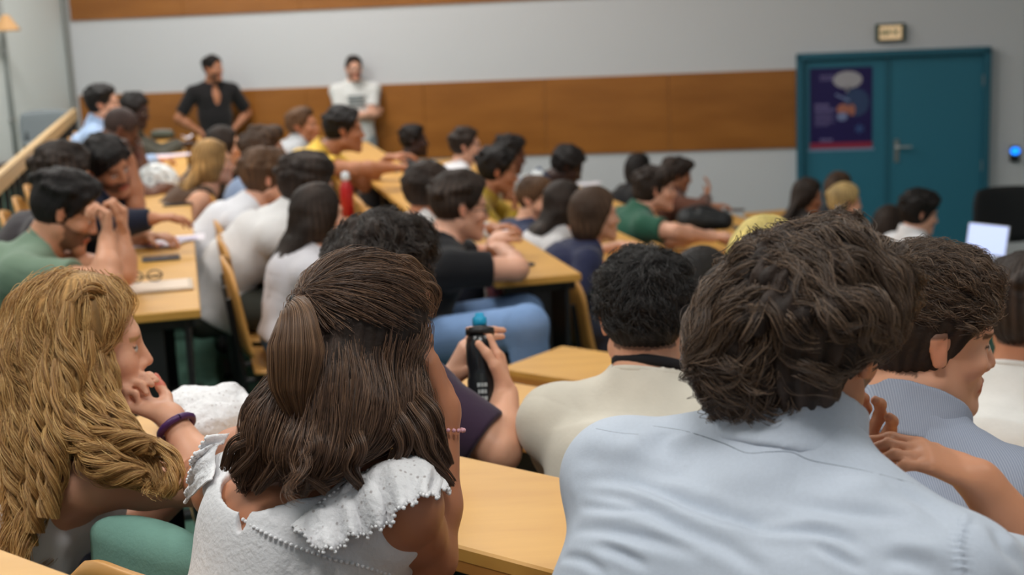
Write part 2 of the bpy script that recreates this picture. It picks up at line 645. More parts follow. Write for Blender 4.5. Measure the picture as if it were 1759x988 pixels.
def spline(pts, n):
    pts = [np.asarray(p, float) for p in pts if p is not None]
    P = [2 * pts[0] - pts[1]] + pts + [2 * pts[-1] - pts[-2]]
    out = []
    m = len(pts) - 1
    for k in range(n):
        u = k / (n - 1) * m
        i = min(int(u), m - 1)
        t = u - i
        a, b, c, d = P[i], P[i + 1], P[i + 2], P[i + 3]
        out.append(0.5 * ((2 * b) + (c - a) * t + (2 * a - 5 * b + 4 * c - d) * t * t + (3 * b - a - 3 * c + d) * t ** 3))
    return np.array(out)


def polydist(V, P):
    """distance of V (n,3) to the polyline P (m,3), and the parameter 0..1 along it"""
    best = np.full(len(V), 9.0)
    par = np.zeros(len(V))
    c = P.mean(0)
    R = np.linalg.norm(P - c, axis=1).max() + 0.05
    near = np.where(np.linalg.norm(V - c, axis=1) < R)[0]
    X = V[near]
    bb, pp = best[near], par[near]
    m = len(P) - 1
    for i in range(m):
        a, ab = P[i], P[i + 1] - P[i]
        t = np.clip((X - a) @ ab / (ab @ ab + 1e-12), 0, 1)
        d = np.linalg.norm(X - a - t[:, None] * ab, axis=1)
        k = d < bb
        bb[k] = d[k]
        pp[k] = (i + t[k]) / m
    best[near], par[near] = bb, pp
    return best, par
SKINS = {'fair': rgb(222, 168, 142), 'warm': rgb(208, 150, 118), 'tan': rgb(184, 124, 92), 'olive': rgb(176, 122, 92),
         'brown': rgb(112, 72, 54), 'dark': rgb(62, 40, 34), 'peach': rgb(226, 170, 140)}
HAIRC = {'black': rgb(32, 27, 26), 'dark': rgb(52, 41, 35), 'brown': rgb(78, 58, 44), 'mid': rgb(96, 68, 46), 'light': rgb(132, 98, 66),
         'blonde': rgb(176, 136, 84), 'sand': rgb(196, 166, 112), 'yellow': rgb(222, 200, 120), 'grey': rgb(90, 82, 76)}
M['skin'] = mat('skin', (0.6, 0.4, 0.3, 1), 0.48, 0.35, attr='Col', sub=0.12, bump=(160, 0.08, 0.001))
M['hairmesh'] = mat('hair_mass', (0.05, 0.03, 0.02, 1), 0.62, 0.25, attr='Col', bump=(90, 0.5, 0.004))


def ik(S, Wt, a, b, pole):
    S, Wt = np.asarray(S, float), np.asarray(Wt, float)
    v = Wt - S
    d = np.linalg.norm(v)
    m = (a + b) * 0.995
    if d > m:
        Wt = S + v / d * m
        v = Wt - S
        d = m
    if d < abs(a - b) + 0.03:
        d = abs(a - b) + 0.03
    x = (a * a - b * b + d * d) / (2 * d)
    h = math.sqrt(max(a * a - x * x, 0.0))
    w = nrm(v)
    p = np.asarray(pole, float)
    p = nrm(p - w * np.dot(p, w))
    return S + w * x + p * h, Wt


def hair_field(f, C, R, s, st, grow=0.0, spine=None):
    """the hair's outer mass in head coordinates; returns the noise amplitude to roughen it with"""
    L = lambda x, y, z: C + R @ (np.array([x, y, z]) * s)
    down = np.array([0, 0, -1.0])
    amp = 0.003
    g = grow

    def tufts(n, r0, r1, lift, zmin=0.0):
        rr = np.random.RandomState(int(abs(C[0] * 991 + C[1] * 317)) % 9973)
        for _ in range(n):
            v = nrm([rr.normal(), rr.normal() * 1.0 - 0.1, abs(rr.normal()) * 0.8 + zmin])
            p = np.array([v[0] * 0.078, -0.014 + v[1] * 0.097, 0.038 + v[2] * 0.09]) + v * lift
            q = rr.uniform(r0, r1)
            f.ell(L(*p), R, (q * s, q * s * rr.uniform(1.0, 1.6), q * s * 0.8), k=0.012, mg=0.03)

    def cap(t, tz=None):
        tz = t if tz is None else tz
        f.ell(L(0, -0.014, 0.038), R, ((0.078 + t) * s, (0.097 + t) * s, (0.09 + tz) * s), k=0.0, mg=0.045)

    def cut(yf=0.06, sl=(0.86, -0.5), nape=-0.08, ears=True):
        if ears:
            for sg in (-1, 1):
                f.ell(L(sg * 0.092, 0.004, -0.006), R, (0.022 * s, 0.026 * s, 0.036 * s), k=0.012, op='s')
        f.plane(L(0, yf, 0.07), R @ np.array([0, sl[0], sl[1]]), k=0.012)
        f.plane(L(0, -0.07, nape), R @ np.array([0, 0.25, -1.0]), k=0.012)

    if st == 'buzz':
        cap(0.004 + g)
        cut()
        amp = 0.0006
    elif st == 'short':
        cap(0.007 + g, 0.012 + g)
        f.ell(L(0, 0.02, 0.085), R, (0.062 * s, 0.07 * s, 0.045 * s), k=0.03, mg=0.045)
        tufts(30, 0.013, 0.022, 0.005 + g, 0.3)
        cut(0.068)
        amp = 0.0045
    elif st == 'crop':
        cap(0.006 + g, 0.012 + g)
        f.ell(L(0, 0.03, 0.09), R, (0.06 * s, 0.062 * s, 0.042 * s), k=0.03, mg=0.045)
        tufts(16, 0.012, 0.02, 0.002 + g, 0.5)
        cut(0.07, nape=-0.072)
        amp = 0.003
    elif st == 'curly':
        cap(0.024 + g, 0.032 + g)
        f.ell(L(0, 0.045, 0.085), R, (0.065 * s, 0.055 * s, 0.05 * s), k=0.03, mg=0.045)
        tufts(46, 0.014, 0.024, 0.02 + g, 0.05)
        f.ell(L(0, 0.05, 0.07), R, (0.05 * s, 0.05 * s, 0.04 * s), k=0.02, mg=0.045)
        cut(0.082, nape=-0.09)
        amp = 0.006
    elif st == 'afro':
        cap(0.03 + g, 0.032 + g)
        tufts(40, 0.012, 0.02, 0.024 + g, 0.0)
        cut(0.07, nape=-0.082)
        amp = 0.005
    elif st == 'medium':
        cap(0.022 + g, 0.018 + g)
        f.ell(L(0, -0.05, -0.005), R, (0.078 * s, 0.074 * s, 0.078 * s), k=0.03, mg=0.045)
        f.ell(L(0.02, 0.05, 0.085), R, (0.072 * s, 0.06 * s, 0.05 * s), k=0.03, mg=0.045)
        tufts(44, 0.014, 0.024, 0.014 + g, 0.0)
        for sg in (-1, 1):
            f.ell(L(sg * 0.096, 0.012, -0.012), R, (0.02 * s, 0.026 * s, 0.034 * s), k=0.012, op='s')
        f.plane(L(0, 0.095, 0.07), R @ np.array([0, 0.75, -0.62]), k=0.02)
        f.plane(L(0, -0.07, -0.088), R @ np.array([0, 0.3, -1.0]), k=0.02)
        amp = 0.008
    elif st == 'bob':
        cap(0.014 + g)
        f.ell(L(0, -0.03, -0.03), R, (0.1 * s, 0.1 * s, 0.115 * s), k=0.03, mg=0.045)
        f.plane(L(0, 0.074, 0.07), R @ np.array([0, 0.85, -0.45]), k=0.015)
        f.plane(L(0, 0, -0.115), R @ np.array([0, 0, -1.0]), k=0.015)
        amp = 0.003
    elif st == 'half':
        cap(0.012 + g)
        f.plane(L(0, 0.06, 0.07), R @ np.array([0, 0.8, -0.6]), k=0.015)
        amp = 0.003
    elif st in ('long', 'longbun'):
        cap(0.012 + g)
        f.ell(L(0, -0.03, -0.02), R, (0.093 * s, 0.092 * s, 0.1 * s), k=0.03, mg=0.045)
        a = L(0, -0.058, -0.03)
        b = a + down * 0.13 * s - nrm(R[:, 1] * [1, 1, 0]) * 0.022
        c = b + down * 0.17 * s - nrm(R[:, 1] * [1, 1, 0]) * 0.03
        if spine is not None:
            sN, sw_, sf = spine
            b = sN - sw_ * 0.04 - sf * 0.10 * s
            c = sN - sw_ * 0.27 - sf * 0.125 * s
        f.seg(a, b, R[:, 0], (0.09 * s, 0.05 * s), (0.092 * s, 0.04 * s), k=0.03)
        f.seg(b, c, R[:, 0], (0.092 * s, 0.04 * s), (0.06 * s, 0.025 * s), k=0.03)
        f.plane(L(0, 0.074, 0.07), R @ np.array([0, 0.985, -0.15]), k=0.015, within=(C, 0.2))
        amp = 0.004
    elif st == 'bun':
        cap(0.008 + g)
        cut(0.07, nape=-0.05)
        f.ell(L(0, -0.105, 0.075), R, (0.04 * s, 0.04 * s, 0.036 * s), k=0.015, mg=0.04)
        amp = 0.003
    return amp


def hair_object(f, name, parent, C, R, s, col, amp, seed, streak=0.45):
    def disp(V, N):
        q = (V - C) @ R
        a = np.arctan2(q[:, 0], q[:, 1] + 0.02)
        n = snoise(V, 55, seed, 2)
        rid = 1 - np.abs(np.sin(a * 17 + 2.2 * snoise(V, 22, seed + 3, 2)))
        return amp * (0.75 * n + 0.9 * rid - 0.4)

    def colf(V):
        q = (V - C) @ R
        a = np.arctan2(q[:, 0], q[:, 1] + 0.02)
        n = 0.5 + 0.5 * np.sin(a * 23 + 3 * snoise(V, 16, seed + 5, 2))
        k = (1 - streak) + 2 * streak * n * (0.5 + 0.5 * snoise(V, 40, seed + 9, 1))
        return np.array(col[:3])[None] * k[:, None]
    return field_obj(f, name, M['hairmesh'], parent, disp=disp, colfn=colf)


def strand_curves(name, parent, P, rad, material):
    """P: (n, steps, 3) world points"""
    n, k, _ = P.shape
    cu = bpy.data.hair_curves.new(name)
    cu.add_curves([k] * n)
    q = P.reshape(-1, 3) - np.array(parent.matrix_world.translation if parent.parent else parent.location)
    cu.position_data.foreach_set('vector', q.astype(np.float32).ravel())
    a = cu.attributes.get('radius') or cu.attributes.new('radius', 'FLOAT', 'POINT')
    t = np.linspace(0, 1, k)
    r = rad * (1 - 0.6 * t ** 2)
    a.data.foreach_set('value', np.tile(r, n).astype(np.float32))
    cu.materials.append(material)
    o = bpy.data.objects.new(name, cu)
    link(o, parent)
    return o


def hair_strand_mat(name, c1, c2, c3):
    m = bpy.data.materials.new(name)
    m.use_nodes = True
    nt = m.node_tree
    b = nt.nodes['Principled BSDF']
    b.inputs['Roughness'].default_value = 0.42
    b.inputs['Specular IOR Level'].default_value = 0.45
    h = nt.nodes.new('ShaderNodeHairInfo')
    cr = nt.nodes.new('ShaderNodeValToRGB')
    e = cr.color_ramp.elements
    e[0].color, e[1].color = c1, c3
    x = e.new(0.55)
    x.color = c2
    nt.links.new(h.outputs['Random'], cr.inputs[0])
    nt.links.new(cr.outputs[0], b.inputs['Base Color'])
    return m


def grow(f, roots, flow, steps, ds, off0, off1, wave=0.0, wfreq=60, seed=0, stay=0.7, jitter=0.25):
    """strands that creep over the hair mass F: roots (n,3); flow(P, t, dirs) -> directions"""
    r = np.random.RandomState(seed)
    n = len(roots)
    P = roots.copy()
    offs = r.uniform(off0, off1, n)
    out = [P.copy()]
    ph = 2.0 * snoise(roots, 38, seed + 1, 1) + r.normal(size=n) * 0.25
    wa = wave * r.uniform(0.6, 1.3, n)
    jit = r.normal(size=(n, 3)) * jitter
    D = None
    L = r.uniform(0.65, 1.0, n) * ds
    for k in range(steps):
        t = k / steps
        G = f.grad(P)
        d = flow(P, t, G) + jit
        d = d - G * np.sum(d * G, 1, keepdims=True) * stay
        d /= np.linalg.norm(d, axis=1, keepdims=True) + 1e-9
        D = d if D is None else D * 0.45 + d * 0.55
        D /= np.linalg.norm(D, axis=1, keepdims=True) + 1e-9
        side = np.cross(D, G)
        s = (f.sample(P) - offs * (0.3 + 0.7 * min(1, t * 4)))
        s = np.clip(s, -0.02, 0.02)
        P = P + D * L[:, None] - G * (s * 0.5 * (stay > 0))[:, None]
        w = np.sin(wfreq * (k + 1) * L + ph) * wa * min(1, t * 2.5)
        out.append(P + side * w[:, None] + G * (np.cos(wfreq * (k + 1) * L + ph) * wa * 0.5)[:, None])
    return np.stack(out, 1)


def person(label, px, py, D, face, pit=0, rol=0, body=None, floor=0.9, pose='sit', sc=1.0, fem=False, skin='warm',
           hair=('short', 'dark'), top=('tee', (120, 120, 120)), bot=((50, 55, 70),), L='desk', R='desk', desk=None, vox=None,
           beard=None, seat=0.43, back=None, side=0.0, glasses=None, shoes=(60, 60, 62), extra=None, seed=None, topname=None,
           neck=0.0, tfold=None, build_hair=True, shmat=None, shw=1.0, group=None, hoff=(0, 0, 0), botname='trousers', watch=None,
           hair_extra=None, top_extra=None, body_extra=None, legs=True, knees=None, pd=(0, 0), noff=(0, 0, 0), tvox=None, tpost=None, shoulder=None, vneck=False):
    seed = seed if seed is not None else int(px * 7 + py * 13) % 9999
    near = D < 3.5
    vox = vox or (0.0042 if near else 0.0062 if D < 7.6 else 0.0078)
    s = sc * (0.96 if fem else 1.0)
    rad = math.radians
    body = face if body is None else body
    fy, by = rad(face), rad(body)
    C = W(px, py, D)
    Rh = rot_head(fy, rad(pit), rad(rol))
    bf = np.array([math.sin(by), math.cos(by), 0])
    br = np.array([math.cos(by), -math.sin(by), 0])
    up = np.array([0, 0, 1.0])
    sk = SKINS[skin] if isinstance(skin, str) else rgb(*skin)
    dz = desk if desk is not None else floor + 0.75
    LT = 0.50 * s
    # neck base, pelvis, spine
    N = C - up * (0.168 + neck) * s - bf * 0.055 * s + br * noff[0] + bf * noff[1] + up * noff[2]
    if pose == 'sit':
        Pz = floor + seat + 0.10
        V = N[2] - Pz
        bk = math.sqrt(max(LT * LT - V * V, 0.05 ** 2)) if back is None else back
        bk = min(bk, 0.36)
        Pp = np.array([N[0], N[1], Pz]) - bf * bk + br * (side + pd[0]) + bf * pd[1]
    else:
        Pp = N - up * 0.52 * s + br * side
    w = nrm(N - Pp)
    LT = np.linalg.norm(N - Pp)
    tf = nrm(np.cross(w, br)) if np.dot(np.cross(w, br), bf) > 0 else -nrm(np.cross(w, br))   # torso front
    mid = Pp + w * LT * 0.45 - tf * (0.0 + 0.12 * min(0.3, np.linalg.norm((N - Pp)[:2])))
    chest = Pp + w * LT * 0.76 - tf * 0.015
    sw = (0.158 if fem else 0.182) * s * shw
    wd = 0.88 if fem else 1.0
    S = {1: N - w * 0.045 * s + br * sw - tf * 0.01, -1: N - w * 0.045 * s - br * sw - tf * 0.01}
    if shoulder:
        for g in shoulder:
            S[g] = S[g] + br * shoulder[g][0] + bf * shoulder[g][1] + up * shoulder[g][2]
    hip = {g: Pp + br * 0.09 * s * g - w * 0.02 for g in (1, -1)}
    if pose == 'sit':
        kn = {g: hip[g] + bf * 0.42 * s + br * g * 0.05 + up * 0.02 for g in (1, -1)}
        if knees:
            for g in (1, -1):
                if g in knees:
                    kn[g] = np.asarray(knees[g], float)
        an = {g: np.array([kn[g][0], kn[g][1], floor + 0.09]) + bf * 0.03 for g in (1, -1)}
    else:
        kn = {g: hip[g] * 0.5 + 0.5 * np.array([hip[g][0], hip[g][1], floor + 0.05]) + bf * 0.02 + br * g * 0.02 for g in (1, -1)}
        an = {g: np.array([kn[g][0], kn[g][1], floor + 0.09]) - bf * 0.03 for g in (1, -1)}
    la, lb = 0.285 * s, 0.25 * s
    arms = {}
    chin = C + Rh @ (np.array([0.0, 0.085, -0.125]) * s)
    for g, mode in ((-1, L), (1, R)):
        sgn = br * g
        pole = sgn * 0.5 - up * 0.8 - bf * 0.1
        hd, hn, ht, curl = None, None, None, (0.3, 0.45, 0.35)
        opt = {}
        if isinstance(mode, tuple):
            mode, opt = mode
        if mode == 'desk':
            wr = N + bf * (0.36 + 0.0 * g) + sgn * 0.07
            wr[2] = dz + 0.045
            hd, hn = bf * 0.8 - sgn * 0.5, -up
            pole = sgn * 0.8 - up * 0.6
        elif mode == 'lap':
            wr = Pp + bf * 0.26 + sgn * 0.06 + up * 0.13
            hd, hn = bf * 0.6 - sgn * 0.7, -up
            pole = sgn * 0.7 - up * 0.3 - bf * 0.4
        elif mode == 'chin':
            wr = chin - up * 0.085 * s + sgn * 0.015 + bf * 0.02
            hd, hn, curl = up * 1.0 + 0.1 * sgn, -bf, (0.9, 1.2, 0.8)
            pole = -up * 1.0 + bf * 0.5 + sgn * 0.35
        elif mode == 'cheek':
            wr = C + Rh @ (np.array([g * 0.075, 0.05, -0.13]) * s)
            hd, hn, curl = up + Rh[:, 0] * 0.1 * g, -Rh[:, 0] * g, (0.5, 0.9, 0.7)
            pole = -up * 1.0 + bf * 0.5 + sgn * 0.5
        elif mode == 'fold':
            wr = N - w * 0.27 + tf * 0.17 - sgn * 0.10
            hd, hn = -sgn + up * 0.1, -tf
            pole = sgn * 0.8 - up * 0.7
        elif mode == 'hang':
            wr = S[g] - up * 0.52 * s + sgn * 0.06 + bf * 0.05
            hd, hn = -up, -sgn
            pole = -bf
        elif mode == 'hips':
            wr = Pp + sgn * 0.17 + up * 0.09 + tf * 0.02
            hd, hn = -up * 0.5 + tf * 0.5, -sgn
            pole = sgn * 1.0 - bf * 0.35
        elif mode == 'at':
            wr = np.asarray(opt['p'], float)
        if 'p' in opt:
            wr = np.asarray(opt['p'], float)
        if 'pole' in opt:
            pole = np.asarray(opt['pole'], float)
        E, wr = ik(S[g], wr, la * opt.get('la', 1), lb * opt.get('lb', 1), pole)
        if 'elbow' in opt:
            E = np.asarray(opt['elbow'], float)
        fd = nrm(wr - E)
        hd = fd if hd is None else nrm(hd)
        if 'd' in opt:
            hd = nrm(opt['d'])
        hd = nrm(hd + fd * opt.get('fb', 0.4))
        hn = -up if hn is None else hn
        if 'n' in opt:
            hn = np.asarray(opt['n'], float)
        ht = -sgn if 't' not in opt else np.asarray(opt['t'], float)
        if abs(np.dot(nrm(ht), hd)) > 0.9:
            ht = up
        curl = opt.get('curl', curl)
        arms[g] = (S[g], E, wr, hd, hn, ht, curl, opt)
    allp = [C + up * 0.2, C - 0.2, C + 0.2, N, Pp, S[1], S[-1]]
    for g in (1, -1):
        allp += [arms[g][1], arms[g][2], arms[g][2] + arms[g][3] * 0.22, kn[g]]
    A = np.array(allp)
    root = empty('person', (Pp[0], Pp[1], floor), label, 'person', group)
    kind = top[0]
    bare = kind in ('tank', 'lace')

    def torso(f, g, low=True):
        f.seg(Pp, mid, br, ((0.155 if fem else 0.158) * s + g, 0.112 * s + g), ((0.122 if fem else 0.148) * s + g, 0.098 * s + g), k=0.05)
        f.seg(mid, chest, br, ((0.122 if fem else 0.148) * s + g, 0.098 * s + g), (0.155 * wd * s + g, 0.112 * s + g), k=0.06)
        f.seg(chest, N - w * 0.09 * s, br, (0.155 * wd * s + g, 0.112 * s + g), (0.135 * wd * s + g, 0.082 * s + g), k=0.05)
        for q in (1, -1):
            f.cone(N + w * 0.03 * s, S[q] + w * 0.005, 0.046 * s * wd + g, 0.05 * s * wd + g, k=0.045)
            f.cone(N - w * 0.1 * s + br * q * 0.07, S[q], 0.075 * s * wd + g, 0.052 * s * wd + g, k=0.04)
            if fem:
                f.ell(chest + tf * 0.085 * s + br * q * 0.065 * s, np.stack([br, tf, w], 1), (0.055 * s + g, 0.05 * s + g, 0.055 * s + g), k=0.03)
        if pose == 'sit':
            for q in (1, -1):
                f.cone(hip[q], hip[q] + (kn[q] - hip[q]) * 0.25, 0.085 * s + g, 0.08 * s + g, k=0.04)

    # ---- body: one surface, head to fingers (and legs where they show)
    lo, hi = A.min(0) - 0.13, A.max(0) + 0.13
    shorts = bot is not None and len(bot) > 1 and bot[1] == 'shorts'
    if shorts and legs:
        lo[2] = floor
    f = Field(lo, hi, vox)
    torso(f, 0)
    f.cone(N - w * 0.03, C + Rh @ (np.array([0, -0.026, -0.045]) * s), (0.05 if fem else 0.062) * s, (0.047 if fem else 0.056) * s, k=0.045)
    for g in (1, -1):
        Sg, E, wr, hd, hn, ht, curl, opt = arms[g]
        q = wd * (1 if not fem else 0.93)
        f.cone(Sg, Sg + (E - Sg) * 0.45, 0.055 * s * q, 0.05 * s * q, k=0.03)
        f.cone(Sg + (E - Sg) * 0.45, E, 0.049 * s * q, 0.041 * s * q, k=0.02)
        f.cone(E, E + (wr - E) * 0.35, 0.042 * s * q, 0.043 * s * q, k=0.02)
        f.cone(E + (wr - E) * 0.35, wr, 0.042 * s * q, 0.027 * s * q, k=0.02)
        add_hand(f, wr, hd, hn, ht, s * (0.92 if fem else 1.0) * opt.get('hs', 1.0), curl, spread=opt.get('spread', 0.08), thumb=opt.get('thumb', 0.5))
    if shorts and legs:
        for g in (1, -1):
            f.cone(hip[g], kn[g], 0.085 * s, 0.056 * s, k=0.03)
            f.cone(kn[g], an[g], 0.056 * s, 0.036 * s, k=0.02)
            f.cone(an[g], an[g] + bf * 0.12 - up * 0.05, 0.036 * s, 0.03 * s, k=0.02)
    elif pose == 'sit':
        for g in (1, -1):
            f.cone(hip[g], kn[g] * 0.3 + hip[g] * 0.7, 0.08 * s, 0.07 * s, k=0.03)
    add_head(f, C, Rh, s, fem)
    if body_extra:
        body_extra(f, locals())
    bcol = rgb(*beard) if beard else None
    scalp = HAIRC[hair[1]] if hair and isinstance(hair[1], str) else (rgb(*hair[1]) if hair else None)
    sc_c = scalp if hair and hair[0] != 'none' else None
    body_o, BV = field_obj(f, 'body', M['skin'], root, colfn=lambda V: head_colors(V, C, Rh, s, sk, beard=bcol, scalp=sc_c,
                                                                                       brow=scalp))
    # ---- hair
    ctx = dict(bodyfield=f, br_=br, C=C, R=Rh, s=s, root=root, N=N, w=w, br=br, bf=bf, tf=tf, S=S, P=Pp, chest=chest, mid=mid, arms=arms, kn=kn, an=an, floor=floor, hip=hip, LT=LT)
    if hair and hair[0] != 'none' and build_hair:
        hv = 0.004 if near else 0.007 if D < 7.6 else 0.009
        drop = 0.5 if hair[0].startswith('long') else 0.2
        f = Field(C - np.array([0.2, 0.2, drop]), C + 0.2, hv)
        amp = hair_field(f, C, Rh, s, hair[0], hair[2] if len(hair) > 2 else 0, (N, w, tf))
        if hair_extra:
            hair_extra(f, ctx)
        ho, HV = hair_object(f, 'hair', root, C, Rh, s, scalp, amp, seed)
        ctx['hair'], ctx['hf'], ctx['HV'] = ho, f, HV
    # ---- top
    tc = top[1]
    tm = shmat or srf('fabric_%d_%d_%d' % tuple(tc), *tc, rough=0.85, spec=0.2, sheen=0.15, noise=(30, 0.05), bump=(120 if near else 40, 0.25, 0.002))
    g = 0.012 if kind != 'hoodie' else 0.022
    g += 0.004 if kind == 'shirt' else 0
    tv = tvox or vox
    f = Field(lo - 0.03, hi + 0.03, tv)
    torso(f, g)
    lowcut = Pp - w * (0.02 if bot is not None else 0.1) - up * 0.0
    f.plane(lowcut, -w * 0.9 - up * 0.3, k=0.006)
    if kind != 'tank' and kind != 'lace':
        fr = top[2] if len(top) > 2 else {'tee': 0.62, 'shirt': 1.0, 'hoodie': 1.0, 'half': 0.8}.get(kind, 0.6)
        for q in (1, -1):
            Sg, E, wr = arms[q][:3]
            ff = Field(lo - 0.03, hi + 0.03, tv)
            if fr <= 0.85:
                e = Sg + (E - Sg) * (fr + 0.25)
                ff.cone(Sg, e, 0.057 * s * wd + g, (0.052 * s * wd + g) * 1.02, k=0)
                c = Sg + (E - Sg) * fr
                ff.plane(c, E - Sg, k=0.004)
            else:
                ff.cone(Sg, E, 0.058 * s * wd + g, 0.048 * s * wd + g * 0.9, k=0)
                e = E + (wr - E) * 1.0
                ff.cone(E, e, 0.048 * s * wd + g * 0.9, 0.03 * s * wd + g * 0.8, k=0.02)
                ff.plane(E + (wr - E) * 0.93, wr - E, k=0.003, within=(wr, 0.12))
            a_, b_ = f.F, ff.F
            h = np.maximum(0.025 - np.abs(a_ - b_), 0) / 0.025
            f.F = np.minimum(a_, b_) - h * h * 0.025 * 0.25
    nkr = (0.053 if fem else 0.062) * s + ctx.get('nk_add', 0)
    ntop = C + Rh @ (np.array([0, -0.03, -0.06]) * s)
    if kind == 'hoodie':
        hc = N + w * 0.035 - tf * 0.06
        f.ell(hc, np.stack([br, tf, w], 1), (0.095, 0.055, 0.05), k=0.03)
        f.cone(hc - br * 0.07, N + br * -0.06 + tf * 0.04, 0.04, 0.03, k=0.03)
        f.cone(hc + br * 0.07, N + br * 0.06 + tf * 0.04, 0.04, 0.03, k=0.03)
    if kind == 'tank':
        for q in (1, -1):
            f.seg(S[q] + br * q * 0.055 - w * 0.05, S[q] + br * q * 0.04 + w * 0.2, tf, (0.10, 0.075), (0.12, 0.075), k=0.02, op='s')
        f.cone(N + w * 0.01, N + w * 0.2, 0.078 * s, 0.1 * s, k=0.01, op='s')
    elif kind == 'lace':
        f.cone(N - w * 0.06 - tf * 0.05, N + w * 0.15 - tf * 0.05, 0.10 * s, 0.16 * s, k=0.01, op='s')
        for q in (1, -1):
            f.cone(S[q] + br * q * 0.05 - w * 0.0, S[q] + br * q * 0.02 + w * 0.1, 0.06, 0.11, k=0.03, op='s')
    else:
        f.cone(N - w * 0.05, N + w * 0.065, nkr + 0.03 + g * 0.3, nkr + 0.016, k=0.03)
        if vneck:
            f.ell(N - w * 0.06 + tf * 0.11, np.stack([br, tf, w], 1), (0.04, 0.07, 0.11), k=0.006, op='s')
        f.cone(N + w * 0.03, N + w * 0.12, nkr + 0.004, nkr + 0.026, k=0.004, op='s')
        f.cone(N + w * 0.06, ntop + (ntop - N) * 0.6, nkr + 0.008, nkr + 0.008, k=0.004, op='s')
        f.plane(N + w * 0.07 * s - tf * 0.0, nrm(w + tf * 0.35), k=0.004, within=(N + w * 0.1, 0.15)) if kind != 'hoodie' else None
    if top_extra:
        top_extra(f, ctx)
    fo = tfold or ((0.005, 26) if not near else (0.006, 24))

    def tdisp(V, Nn):
        if tpost:
            return tpost(V, Nn, f, ctx)
        return fo[0] * (folds(V, fo[1], seed, 3) - 0.2) + 0.002 * snoise(V, 30, seed, 2)
    names = {'tee': 't_shirt', 'half': 't_shirt', 'shirt': 'shirt', 'hoodie': 'hoodie', 'tank': 'tank_top', 'lace': 'lace_blouse'}
    top_o, TV = field_obj(f, topname or names[kind], tm, root, disp=tdisp)
    ctx['top'], ctx['tf_field'], ctx['TV'] = top_o, f, TV
    # ---- collar
    if kind in ('tee', 'half', 'shirt') and top_o is not None:
        cb = MB()
        if kind == 'shirt':
            fc = Field(N - 0.16, N + 0.2, min(vox, 0.004) if near else 0.007)
            fc.cone(N + w * 0.015, N + w * 0.125, nkr + 0.034, nkr + 0.014, k=0)
            fc.plane(N + w * 0.092 - tf * 0.0, nrm(w + tf * 0.25), k=0.003)
            fc.plane(N + w * 0.022, -w, k=0.006)
            fc.cone(N + w * 0.03, N + w * 0.2, nkr + 0.003, nkr + 0.003, k=0.002, op='s')
            fc.seg(N + w * 0.01 + tf * 0.11, N + w * 0.13 + tf * 0.11, br, (0.012, 0.06), (0.045, 0.06), k=0.003, op='s')
            field_obj(fc, 'collar', tm, root, disp=lambda V, Nn: 0.002 * snoise(V, 45, seed + 2, 2))
        else:
            pts = []
            for i in range(29):
                a = 2 * math.pi * i / 28
                c = N + w * 0.064 * s - w * 0.04 * max(0, math.cos(a))
                pts.append(c + (br * math.sin(a) + tf * math.cos(a)) * (nkr + 0.014))
            cb.tube(pts, 0.0075, 8, caps=False).build('neck_band', tm, root, smooth=True)
    # ---- trousers, shoes
    if bot is not None and legs:
        bc = bot[0]
        bm = srf('cloth_%d_%d_%d' % tuple(bc), *bc, rough=0.85, spec=0.2, noise=(18, 0.12), bump=(90, 0.2, 0.002))
        lo2 = np.min([Pp, kn[1], kn[-1], an[1], an[-1]], axis=0) - 0.16
        hi2 = np.max([Pp, kn[1], kn[-1], an[1], an[-1]], axis=0) + 0.2
        vv = max(vox, 0.007)
        f = Field(lo2, hi2, vv)
        f.seg(Pp - w * 0.0, Pp + w * 0.05, br, (0.158 * s, 0.115 * s), (0.15 * s, 0.107 * s), k=0.03)
        for g in (1, -1):
            f.cone(hip[g], kn[g], 0.094 * s, 0.069 * s, k=0.03)
            if shorts:
                continue
            f.cone(kn[g], an[g], 0.069 * s, 0.05 * s, k=0.025)
            f.plane(an[g] - up * 0.02, -up, k=0.003, within=(an[g], 0.1))
        if shorts:
            for g in (1, -1):
                e = hip[g] + (kn[g] - hip[g]) * 0.85
                f.plane(e, kn[g] - hip[g], k=0.003, within=(kn[g], 0.13))
        field_obj(f, bot[1] if len(bot) > 1 else botname, bm, root, disp=lambda V, Nn: 0.005 * (folds(V, 24, seed + 1, 3) - 0.3))
        shm = srf('shoe_%d_%d_%d' % tuple(shoes), *shoes, rough=0.6, noise=(20, 0.1))
        for g in (1, -1):
            f = Field(an[g] - 0.22, an[g] + 0.22, 0.0085)
            bz = np.array([an[g][0], an[g][1], floor])
            f.seg(bz + up * 0.032 - bf * 0.04, bz + up * 0.03 + bf * 0.15, br, (0.036, 0.032), (0.045, 0.028), k=0.02)
            f.cone(bz + up * 0.05 - bf * 0.02, bz + up * 0.09 - bf * 0.01, 0.04, 0.042, k=0.02)
            f.plane(bz + up * 0.002, -up, k=0.002)
            field_obj(f, 'shoe', shm, root)
    if glasses:
        mb = MB()
        Lh = lambda x, y, z: C + Rh @ (np.array([x, y, z]) * s)
        for g in (1, -1):
            pts = [Lh(g * 0.033 + 0.023 * math.cos(a), 0.1, 0.0 + 0.018 * math.sin(a)) for a in np.linspace(0, 2 * math.pi, 17)]
            mb.tube(pts, 0.0018 * s, 5, caps=False)
            mb.tube([Lh(g * 0.056, 0.099, 0.004), Lh(g * 0.078, 0.06, 0.004), Lh(g * 0.084, -0.02, 0.0)], 0.0016 * s, 5)
        mb.tube([Lh(-0.01, 0.1, 0.004), Lh(0.01, 0.1, 0.004)], 0.0016 * s, 5)
        mb.build('glasses', srf('glasses_frame', *glasses, rough=0.3), root, smooth=True)
